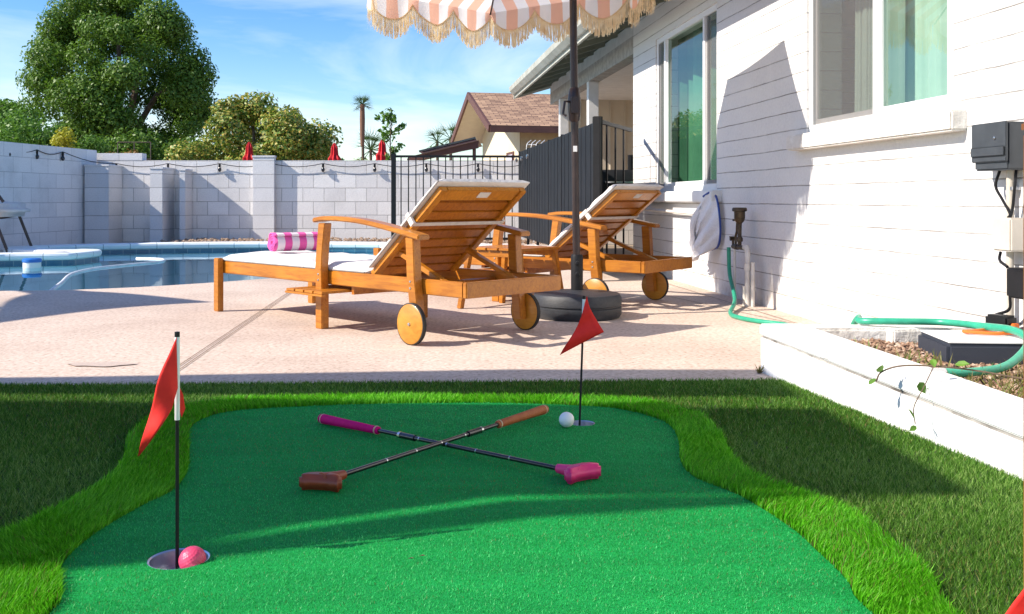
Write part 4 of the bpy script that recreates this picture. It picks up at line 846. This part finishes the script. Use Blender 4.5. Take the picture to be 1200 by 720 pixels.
# side table
tb = thing('side_table', 'small slatted wooden side table between the two loungers', 'side table', (.0, 5.86, 0), R(-38))
mb = MB()
for i in range(5): mb.bb((-.215+i*.088, -.19, .352), (-.215+i*.088+.078, .19, .368))
mb.build('table_top', 'wood', tb, bevel=.003)
for sy in (-1, 1): MB().bb((-.20, sy*.16-.012, .315), (.20, sy*.16+.012, .351)).build('apron', 'wood', tb, bevel=.002)
for sx in (-1, 1):
    for sy in (-1, 1): MB().bar((sx*.185, sy*.17, .35), (sx*.235, sy*.20, 0), .032, .032, (0, 1, 0)).build('leg', 'wood', tb, bevel=.003)
    MB().bar((sx*.222, -.185, .09), (sx*.222, .185, .09), .018, .03).build('stretcher', 'wood', tb, bevel=.002)

# ------------------------------------------------------------------ umbrella
PX, PY = .36, 5.44
ub = thing('umbrella_base', 'round black weighted umbrella base with a clamp collar', 'umbrella base', (PX, PY, 0))
MB().lathe([(0, 0), (.232, 0), (.246, .02), (.247, .058), (.240, .062), (.240, .068), (.247, .072), (.246, .112), (.235, .130), (.20, .137), (.10, .140), (.055, .150), (0, .150)], 56).build('weight', 'basep', ub, smooth=True)
MB().lathe([(.033, .14), (.034, .33), (.030, .345), (.024, .346)], 24).build('collar', 'black', ub, smooth=True)
for zz in (.24, .30): MB().lathe([(0, .0), (.012, .0), (.012, .025), (.009, .03), (0, .03)], 12, (0, -.03, zz), (0, -1, 0)).build('knob', 'black', ub, smooth=True)
um = thing('fringed_umbrella', 'peach and white striped garden umbrella with cream fringe on a dark bronze pole', 'umbrella', (PX, PY, 0))
ptop = Vector((-.022, 0, 1.80)); MB().tube([(0, 0, .151), tuple(ptop)], .0205, 20).build('pole', 'pole', um, smooth=True)
lean = ptop/1.80
hc = Vector(lean)*1.17; hc.z = 1.17
MB().lathe([(.0215, -.09), (.03, -.08), (.036, -.02), (.036, .04), (.028, .09), (.0215, .10)], 16, hc).box(hc+Vector((.0, -.035, 0)), (.04, .05, .09)).build('crank_housing', 'pole', um, smooth=True)
MB().tube([hc+Vector((-.03, -.02, .02)), hc+Vector((-.055, -.04, .02)), hc+Vector((-.065, -.045, -.05)), hc+Vector((-.05, -.06, -.06))], .007, 8).build('crank_handle', 'pole', um)
MB().box(Vector(lean)*.93+Vector((0, -.0225, 0)), (.022, .003, .032)).build('sticker', 'white', um)
# tilted head
al, phz, psi, RR, rise = .08, 2.247, .55, .975, .38
ax = Vector((math.sin(al)*math.cos(phz), math.sin(al)*math.sin(phz), math.cos(al)))
uu = Vector((math.cos(phz)*math.cos(al), math.sin(phz)*math.cos(al), -math.sin(al))); vv = Vector((-math.sin(phz), math.cos(phz), 0))
Cc = Vector((.02-PX, 5.80-PY, 2.0))
MB().tube([tuple(ptop), tuple(Cc+ax*rise)], .017, 16).build('tilt_pole', 'pole', um, smooth=True)
def rimp(i, s=1.0, h=0): a_ = psi+2*math.pi*i/6; return Cc+(uu*math.cos(a_)+vv*math.sin(a_))*RR*s+ax*h
apex = Cc+ax*rise
can = MB(); per = .94/6
S_ = 12; T_ = 12
for i in range(6):
    A1, B1 = rimp(i), rimp(i+1); vs = []; uvs = []
    for r_ in range(S_+1):
        f = r_/S_
        for k in range(T_+1):
            g_ = k/T_; e = A1.lerp(B1, g_); sag = -.05*math.sin(math.pi*f)*(4*g_*(1-g_))*.7+.055*math.sin(math.pi*f)*.6
            pnt = apex.lerp(e, f)+ax*(sag); 
            inw = (Cc-e).normalized()*.02*(4*g_*(1-g_))*f; vs.append(pnt+inw); uvs.append(((g_-.5)*f*6+.25, f))
    fs = []; uv = []
    for r_ in range(S_):
        for k in range(T_):
            q = (r_*(T_+1)+k, r_*(T_+1)+k+1, (r_+1)*(T_+1)+k+1, (r_+1)*(T_+1)+k); fs.append(q); uv.append([uvs[j] for j in q])
    can.add(vs, fs, uv)
can.build('canopy', 'stripe', um, fix=False, smooth='all')
va = MB(); frg = MB(); brd = MB()
for i in range(6):
    A1, B1 = rimp(i), rimp(i+1); K = 60; vs = []; uvs = []; pts = []
    outn = ((A1+B1)/2-Cc).normalized()
    for k in range(K+1):
        g_ = k/K; e = A1.lerp(B1, g_)+(Cc-A1.lerp(B1, g_)).normalized()*.02*(4*g_*(1-g_)); sc_ = abs(math.sin(math.pi*g_*3)); dep = .022+.095*sc_**.8
        dn = Vector((0, 0, -1))*.97-ax*.25+outn*.03*math.sin(g_*31); lo = e+dn*dep+outn*.012*math.sin(g_*23+i)
        vs += [e, e.lerp(lo, .5)+outn*.006*math.sin(g_*40), lo]; pts.append(lo); uvs += [((g_-.5)*6+.25, 0), ((g_-.5)*6+.25, .5), ((g_-.5)*6+.25, 1)]
    fs = []; uv = []
    for k in range(K):
        for j in range(2): q = (3*k+j, 3*k+3+j, 3*k+4+j, 3*k+1+j); fs.append(q); uv.append([uvs[z_] for z_ in q])
    va.add(vs, fs, uv); brd.tube(pts, .005, 5)
    for k in range(420):
        g_ = (k+rnd.random())/420*K; k0 = min(int(g_), K-1); p_ = pts[k0].lerp(pts[k0+1], g_-k0); l_ = rnd.uniform(.085, .125); side = (B1-A1).normalized(); w_ = .0019
        sw = side*rnd.uniform(-.010, .010)+outn*rnd.uniform(-.012, .012); q = p_+Vector((0, 0, -l_*.55))+sw*.4; e = p_+Vector((0, 0, -l_))+sw
        frg.add([p_-side*w_, p_+side*w_, q+side*w_*1.1, q-side*w_*1.1, e+side*w_*1.4, e-side*w_*1.4], [(0, 1, 2, 3), (3, 2, 4, 5)])
va.build('valance', 'stripe', um, fix=False, smooth='all'); frg.build('fringe', 'fringe', um, fix=False); brd.build('braid', 'fringe', um, fix=False)
for i in range(6):
    e = rimp(i, .985, -.012); tp = apex-ax*.02; mid = tp.lerp(e, .5)+ax*.025
    MB().tube([tuple(tp), tuple(mid), tuple(e)], .006, 6).build('rib', 'pole', um); hub = Cc-ax*.02
    MB().tube([tuple(hub), tuple(tp.lerp(e, .5)+ax*.015)], .005, 6).build('stretcher', 'pole', um)
MB().lathe([(.018, -.04), (.035, -.03), (.035, .01), (.018, .02)], 14, Cc-ax*.02, ax).build('hub', 'pole', um, smooth=True)
MB().lathe([(.02, 0), (.03, .01), (.022, .03), (.028, .045), (.012, .07), (0, .085)], 14, apex+ax*.0, ax).build('finial', 'pole', um, smooth=True)

# ------------------------------------------------------------------ wall hardware
wy = lambda Y, off=0: Vector((houseX(Y)-off, Y, 0))
al_ = Vector((-.1163, .9932, 0))     # along the wall, away from camera
nw = Vector((-.9932, -.1163, 0))     # out of the wall
bv = thing('backflow_valve', 'aged brass backflow valve on white pvc pipes beside the wall', 'valve', (1.417, 6.11, 0), math.atan(.1171))
MB().lathe([(0, .60), (.040, .60), (.046, .592), (.046, .578), (.034, .574), (.034, .535), (.028, .515), (.014, .50), (.012, .42), (.02, .41), (.02, .39), (.012, .385), (.012, .36)], 20).build('valve_body', 'brass', bv, smooth=True)
MB().tube([(0, .12, .352), (0, -.10, .352)], .014, 10).lathe([(0, .02), (.018, .02), (.018, -.02), (0, -.02)], 12, (0, .05, .352), (0, 1, 0)).build('manifold', 'brass', bv, smooth=True)
MB().tube([(0, .07, .35), (0, .07, .42), (0, .05, .45), (0, .04, .52)], .008, 8).tube([(-.02, .07, .52), (.02, .07, .52)], .006, 6).build('test_cock', 'brass', bv)
MB().tube([(-.02, .12, .40), (.02, .12, .40)], .012, 8).tube([(0, .12, .35), (0, .12, .40)], .008, 8).lathe([(0, 0), (.025, 0), (.025, .006), (0, .006)], 12, (0, .12, .41)).build('tap', 'brass', bv, smooth=True)
MB().tube([(0, -.09, .356), (0, -.125, .356), (0, -.14, .34), (0, -.14, -.0)], .017, 12).lathe([(.022, .22), (.022, .26)], 12, (0, -.14, 0)).tube([(0, -.105, .0), (0, -.105, .12)], .018, 10).tube([(.02, -.175, .0), (.02, -.175, .27)], .012, 10).build('pvc_pipe', 'pvc', bv, smooth=True)
MB().tube([(0, .09, .34), (0, .09, .0)], .009, 8).build('riser', 'pvc', bv)
hz = cat([(1.378, 6.24, .345), (1.375, 6.20, .18), (1.34, 5.90, .05), (1.22, 5.48, .016), (1.23, 5.28, .013), (1.30, 5.12, .013), (1.39, 4.98, .013), (1.36, 4.75, .013), (1.17, 4.52, .013), (1.16, 4.28, .013), (1.30, 3.95, .06), (1.33, 3.78, .19), (1.30, 3.66, .197), (1.40, 3.60, .203), (1.56, 3.56, .205), (1.61, 3.38, .215), (1.64, 3.20, .222), (1.615, 3.07, .20), (1.48, 2.93, .155), (1.34, 2.855, .148), (1.25, 2.835, .150)], 8)
gh = thing('garden_hose', 'green garden hose running from the brass tap over the planter', 'hose')
MB().tube(hz, .0125, 12).build('tube', 'hose', gh, smooth=True); MB().tube([(1.25, 2.835, .150), (1.205, 2.83, .151)], .0135, 12).build('coupling', 'chrome', gh)
# skimmer net
Yn = 6.78; nt_ = thing('pool_skimmer', 'pool skimmer net with blue rim hanging on a white pole along the wall', 'pool net', (houseX(Yn), Yn, 0), math.atan(.1171))
MB().tube([(-.05, .10, .545), (-.05, 2.0, .565)], .013, 10).build('pole', 'pvc', nt_, smooth=True)
MB().tube([(-.05, 1.96, .565), (-.05, 2.06, .566)], .016, 8).build('pole_cap', 'floatblue', nt_)
rim_ = cat([(-.04, .06, .30), (-.03, -.04, .33), (-.03, -.09, .42), (-.035, -.085, .55), (-.04, -.04, .66), (-.06, .02, .70), (-.10, .07, .67)], 6)
MB().tube(rim_, .008, 8).build('rim', 'bluerim', nt_, smooth=True)
mb = MB(); Kk = len(rim_); vs = []
tail = Vector((-.12, .22, .20))
for i, p_ in enumerate(rim_):
    for j in range(11):
        f = j/10; tgt = tail+Vector((.02*math.sin(i), .05*math.sin(i*.7), .10*i/Kk)); q = p_.lerp(tgt, f)+Vector((-.05*math.sin(math.pi*f)+.008*math.sin(i*.9+j), .0, -.05*f*(1-f)))
        vs.append(q)
mb.add(vs, [(i*11+j, i*11+j+1, (i+1)*11+j+1, (i+1)*11+j) for i in range(Kk-1) for j in range(10)]); mb.build('net_bag', 'net', nt_, fix=False, smooth='all')
# electrical boxes
def wbox(name, label, catn, Y0_, Y1_, z0, z1, pr, mat, parts=None):
    t = thing(name, label, catn, (*wy(Y0_)[:2], z0), math.atan(.1171)); ln = (Y1_-Y0_)/.9932
    MB().bb((-pr, 0, 0), (-.002, ln, z1-z0)).build('housing', mat, t, bevel=.006); return t, ln
t, ln = wbox('utility_box', 'dark grey utility box mounted high on the white wall', 'utility box', 3.46, 3.66, .755, .925, .085, 'boxgrey')
MB().bb((-.095, -.004, .03), (-.0855, ln+.004, .172)).bb((-.102, .0, .05), (-.096, ln, .085)).build('lid', 'boxgrey', t, bevel=.003); MB().lathe([(0, 0), (.007, 0), (.006, .004), (0, .005)], 12, (-.0955, .06, .115), (-1, 0, 0)).build('latch', 'chrome', t)
t, ln = wbox('junction_box', 'beige junction box below the dark utility box', 'junction box', 3.46, 3.57, .465, .585, .075, 'boxbeige')
t, ln = wbox('outlet_cover', 'black weatherproof outlet cover under the beige junction box', 'outlet', 3.36, 3.48, .305, .41, .08, 'black')
cd_ = thing('wall_conduit', 'beige conduit with black cables running down the wall between the boxes', 'conduit', (*wy(3.53)[:2], 0), math.atan(.1171))
MB().tube([(-.03, 0, .15), (-.03, 0, .755)], .013, 12).build('pipe', 'conduit', cd_, smooth=True)
MB().box((-.02, .0, .69), (.035, .04, .012)).build('clamp', 'steel', cd_)
for cb in ([(-.03, .06, .756), (-.04, .07, .70), (-.04, .03, .65), (-.05, -.03, .60), (-.05, -.02, .585)], [(-.03, -.035, .756), (-.045, -.05, .70), (-.04, -.03, .62), (-.05, -.03, .585)], [(-.04, .04, .46), (-.05, .03, .43), (-.06, -.03, .41)], [(-.07, -.06, .31), (-.06, -.04, .26), (-.07, .02, .235)]): MB().tube(cat(cb, 5), .0055, 6).build('cable', 'black', cd_)
ad = thing('power_adapter', 'black power adapter plugged to an orange cord near the planter', 'adapter', (*(wy(3.50)+nw*.085)[:2], .205), .5)
MB().bb((-.03, -.045, -.025), (.03, .045, .035)).build('body', 'black', ad, bevel=.008); MB().bb((-.015, -.062, -.02), (.015, -.046, .01)).build('plug', 'orangecord', ad, bevel=.003)
oc = MB().tube(cat([(1.72, 3.52, .19), (1.72, 3.42, .203), (1.58, 3.33, .205), (1.52, 3.30, .206), (1.60, 3.25, .206), (1.72, 3.27, .206), (1.78, 3.2, .20), (1.80, 3.0, .14)], 6), .006, 8).build('orange_cord', 'orangecord', smooth=True); tag(oc, 'orange extension cord coiled on the pale topped block', 'cord')

# ------------------------------------------------------------------ pool accessories and the chair
mb = MB().tube(cat([G(58, 343, WZ), G(72, 332, WZ), G(84, 322, WZ), G(110, 315.5, WZ), G(150, 311, WZ), G(186, 307.5, WZ), G(192, 305.5, WZ), G(184, 304, WZ), G(160, 303.5, WZ)], 8), .018, 10)
tag(mb.build('pool_hose', 'hosewhite', smooth=True), 'white vacuum hose floating on the pool water', 'pool hose')
fl = thing('chlorine_floater', 'round blue and white chlorine floater beside the raised coping', 'pool floater', tuple(G(37.5, 314, WZ)))
MB().lathe([(0, -.03), (.08, -.03), (.085, .0), (.085, .055), (0, .055)], 24).build('float_ring', 'hosewhite', fl, smooth=True)
MB().lathe([(.0855, .055), (.092, .06), (.092, .085), (.08, .095), (0, .097)], 24).build('cap', 'floatblue', fl, smooth=True)
ch = thing('patio_chair', 'patio chair with white padded cushion and dark frame at the left edge', 'chair', (-6.25, 11.9, 0))
MB().box((-.12, 0, .56), (.78, .7, .16), (0, .12, 0)).build('cushion', 'cushion', ch, bevel=.06, smooth='all')
MB().box((-.42, 0, .88), (.18, .66, .55), (0, -.22, 0)).build('back_cushion', 'cushion', ch, bevel=.06, smooth='all')
for sy in (-.3, .3):
    MB().tube([(.12, sy, .46), (.30, sy, 0)], .018, 8).build('leg', 'rattan', ch); MB().tube([(-.4, sy, .46), (-.55, sy, 0)], .018, 8).build('leg', 'rattan', ch)
    MB().tube(cat([(.12, sy, .46), (-.2, sy, .42), (-.45, sy, .5), (-.15, sy, 1.0), (-.3, sy, 1.35)][:3]+[(-.55, sy, 1.2)], 5), .018, 8).build('side_frame', 'rattan', ch)
MB().tube(cat([(.27, -.36, .62), (.05, -.40, .95), (-.12, -.38, 1.25)], 5), .018, 8).build('front_frame', 'rattan', ch)

# ------------------------------------------------------------------ shade sails left of the frame (they throw the broad shadows)
def sail(label, shadow_pts, H, inset=.14, posts=True):
    k_ = H/.78; P = [Vector((x-k_, y-.30*k_, H)) for x, y in shadow_pts]; t = thing('shade_sail', label, 'shade sail', (0, 0, 0), 0, 'shade sails strung left of the lawn')
    pts = []; N = len(P); c = sum(P, Vector())/N
    for i in range(N):
        a, b = P[i], P[(i+1) % N]
        for k in range(14): f = k/14; e = a.lerp(b, f); pts.append(e+(c-e).normalized()*inset*4*f*(1-f)*min(1, (b-a).length/2.5))
    vs = [c]+pts; mb = MB().add(vs, [(0, 1+i, 1+(i+1) % len(pts)) for i in range(len(pts))]); mb.build('canvas', 'sail', t, fix=False)
    return t, P
t, P = sail('large sand coloured shade sail over the left lawn', [(1.03, 2.14), (.97, 3.02), (-3.2, 3.22), (-4.0, 1.1), (-1.5, 1.45), (-.7, 1.74), (-.4, 1.94), (.1, 2.17), (.5, 2.175)], 2.5, 0)
for p_ in (P[2], P[3]): MB().tube([(p_.x-.1, p_.y, 0), (p_.x-.05, p_.y, 2.5)], .045, 10).build('post', 'black', t)
t, P = sail('unseen thin strip added beside the large sail to leave a lit streak on the mat', [(.86, 2.12), (.3, 2.12), (0, 2.09), (-.42, 1.90), (-.9, 1.66), (-.5, 1.76), (.2, 2.03)], 2.52, 0)  # added light blocker; its gap to the large sail lets a streak through
t, P = sail('narrow shade sail over the deck edge', [(.96, 3.20), (.98, 3.75), (0, 3.755), (-1.6, 3.60), (-4.2, 3.45), (-4.2, 3.30)], 2.5, .0)
for p_ in (P[4],): MB().tube([(p_.x, p_.y, 0), (p_.x, p_.y, 2.5)], .045, 10).build('post', 'black', t)
t, P = sail('small triangular shade sail beside the pool', [(-2.72, 5.12), (-1.90, 6.22), (-5.0, 9.2)], 2.4, .30)
for p_ in P: MB().tube([(p_.x-.05, p_.y, 0), (p_.x-.05, p_.y, 2.4)], .04, 10).build('post', 'black', t)

# ------------------------------------------------------------------ golf things
def flagpole(label, loc, h, white0, flagpts, thick, group='red pennants on the putting green', tri=None):
    t = thing('golf_flag', label, 'golf flag', loc, 0, group)
    MB().tube([(0, 0, -.02 if loc[2] < .02 else 0), (0, 0, white0)], .0032, 10).build('lower_pole', 'black', t, smooth=True)
    MB().tube([(0, 0, white0), (0, 0, h-.006)], .0046, 10).build('sleeve', 'vinyl', t, smooth=True); MB().lathe([(0, h), (.0048, h-.001), (.0048, h-.01)], 10).build('tip', 'black', t)
    # cloth as a grid between two edge curves
    top, bot = flagpts; top = cat(top, 5); bot = cat(bot, 5); mb = MB(); K = len(top); J = 8; vs = []
    for i in range(K):
        for j in range(J+1): f = j/J; q = Vector(top[i]).lerp(Vector(bot[i]), f); q.y += .004*math.sin(i*.8+f*3)*min(1, i/4); vs.append(q)
    mb.add(vs, [(i*(J+1)+j, i*(J+1)+j+1, (i+1)*(J+1)+j+1, (i+1)*(J+1)+j) for i in range(K-1) for j in range(J)]); o = mb.build('flag', 'red', t, fix=False, smooth='all')
    md = o.modifiers.new('s', 'SOLIDIFY'); md.thickness = .001; return t
s = 1/657
flagpole('red pennant drooping from the pole in the nearer cup at the left', (-.597, 1.75, -.015), .43, .272, ([(0, -.004, .420), (-.022, -.02, .36), (-.038, -.03, .29), (-.064, -.015, .212)], [(.002, -.005, .330), (-.002, -.02, .300), (-.020, -.035, .262), (-.062, -.018, .2115)]), 0)
t = bpy.data.objects['golf_flag']
MB().add([(.003, .004, .33), (.008, .008, .315), (.011, .01, .29), (.006, .006, .275), (.002, .004, .29)], [(0, 1, 2, 3, 4)]).build('flag_fold', 'red', t, fix=False)
f2 = flagpole('red pennant on the thin pole in the far cup beside the white ball', (.193, 2.81, -.01), .385, .29, ([(.008, -.003, .385), (.016, -.006, .355), (.036, -.01, .32), (.059, -.014, .285)], [(.006, -.004, .375), (-.016, -.012, .30), (-.045, -.012, .25), (-.064, -.008, .213)]), 0)
f2.rotation_euler = (0, R(2), 0)
flagpole('red pennant at the lower right corner closest to the camera', (.635, 1.0, 0), .43, .28, ([(0, 0, .424), (-.06, -.01, .338), (-.13, -.015, .244), (-.20, 0, .14)], [(0, 0, .27), (-.06, -.008, .235), (-.13, -.012, .185), (-.197, 0, .135)]), 0)
def dimpled(name, label, loc, r, mat):
    import bmesh
    bm = bmesh.new(); bmesh.ops.create_icosphere(bm, subdivisions=5, radius=r); 
    # golden spiral dimples
    nd = 230; D = np.array([[math.sqrt(max(0, 1-(1-2*(i+.5)/nd)**2))*math.cos(i*2.39996), math.sqrt(max(0, 1-(1-2*(i+.5)/nd)**2))*math.sin(i*2.39996), 1-2*(i+.5)/nd] for i in range(nd)])
    for v in bm.verts:
        q = np.array(v.co)/r; dd = math.acos(min(1, float((D @ q).max()))); v.co *= 1-.030*max(0, 1-(dd/.11)**2)
    me = bpy.data.meshes.new(name); bm.to_mesh(me); bm.free(); me.materials.append(M[mat]); me.polygons.foreach_set('use_smooth', [True]*len(me.polygons))
    o = bpy.data.objects.new(name, me); COL.objects.link(o); o.location = loc; return tag(o, label, 'golf ball', 'golf balls')
dimpled('golf_ball', 'pink dimpled golf ball sitting in the nearer cup', (-.566, 1.738, .012), .0235, 'golfpink')
dimpled('golf_ball', 'white dimpled golf ball beside the far cup', (.1534, 2.757, GZ+.0215), .0215, 'golfwhite')
def putter(label, head, grip, mh, mg, zh, zg, hrot, side, group='crossed toy putters'):
    hx, gx = Vector((*head, zh)), Vector((*grip, zg)); d = (gx-hx); Lp = d.length; dn = d.normalized()
    t = thing('putter', label, 'putter', (0, 0, 0), 0, group)
    neck = hx+dn*.035
    MB().tube([tuple(neck), tuple(hx+dn*(Lp-.24))], .0058, 14).build('shaft', 'shaft', t, smooth=True)
    for f in (.22, .34, .45, .56, .62): c = hx+dn*Lp*f; MB().tube([tuple(c), tuple(c+dn*.0035)], .0062, 12).build('ring', 'chrome', t)
    c = hx+dn*Lp*.58; MB().tube([tuple(c), tuple(c+dn*.05)], .0085, 12).build('sleeve', 'shaft', t, smooth=True); MB().tube([tuple(c+dn*.052), tuple(c+dn*.060)], .0088, 12).build('ferrule', 'chrome', t)
    MB().tube([tuple(gx-dn*.24), tuple(gx-dn*.237), tuple(gx-dn*.10), tuple(gx-dn*.01), tuple(gx)], [.009, .0105, .0122, .014, .0125], 18).build('grip', mg, t, smooth=True)
    MB().tube([tuple(gx-dn*.232), tuple(gx-dn*.228)], .0118, 18).tube([tuple(gx-dn*.012), tuple(gx-dn*.009)], .0143, 18).build('grip_ring', 'fringe', t)
    # rubber head: chunky half-moon, face flat, with hosel
    q = Matrix.Rotation(hrot, 3, 'Z'); poly = [(-.050, -.016), (-.049, .004), (-.038, .021), (-.018, .031), (.018, .031), (.038, .021), (.049, .004), (.050, -.016), (.036, -.019), (.018, -.010), (-.018, -.010), (-.036, -.019)]
    hb = hx-dn*.012; P = [hb+q @ Vector((a, b*.85, 0)) for a, b in poly]; z0 = GZ+.002
    import bmesh
    mb = MB().prism([(p.x, p.y) for p in P], z0, z0+.034); o = mb.build('head', mh, t, bevel=.007, smooth='all')
    MB().tube([tuple(hb+Vector((0, 0, .006))), tuple(neck), tuple(neck+dn*.022)], [.014, .0125, .0105], 14).build('hosel', mh, t, smooth=True)
    return t
putter('putter with brown-orange head and grip lying across the pink one', (-.412, 2.165), (.098, 2.885), 'orub', 'ogrip', .030, .034, R(-12), 1)
putter('putter with bright pink head and magenta grip lying under the orange one', (.150, 2.235), (-.545, 2.80), 'pink', 'magenta', .028, GZ+.0155, R(35), -1)
# dry leaves on the mat
for i, (px, py) in enumerate([(495, 652), (482, 655), (590, 497), (130, 594), (768, 495)]):
    c = G(px, py, GZ+.008); s_ = .006
    tag(MB().add([c+Vector((-s_, 0, 0)), c+Vector((0, s_*.5, .002)), c+Vector((s_, 0, .001)), c+Vector((0, -s_*.5, .003))], [(0, 1, 2, 3)]).build('dry_leaf', 'soil' if i < 2 else 'weed', fix=False), ['right one of the two dry leaf bits in front of the putters', 'left one of the two dry leaf bits in front of the putters', 'tiny leaf bit on the mat near the orange grip', 'tiny leaf bit at the left side of the mat', 'tiny leaf bit at the right rim of the mat behind'][i], 'leaf', 'leaf fragments on the putting mat')
# stained wooden post at the right edge
t = thing('timber_post', 'orange stained square timber post at the right edge of the picture', 'post', (.6905, 1.2, 0))
MB().bb((-.0355, -.0, 0), (.0355, .06, .735)).build('shaft', 'brownpost', t, bevel=.003); MB().bb((-.037, -.002, .736), (.037, .062, .75)).build('cap', 'brownpost', t, bevel=.003)
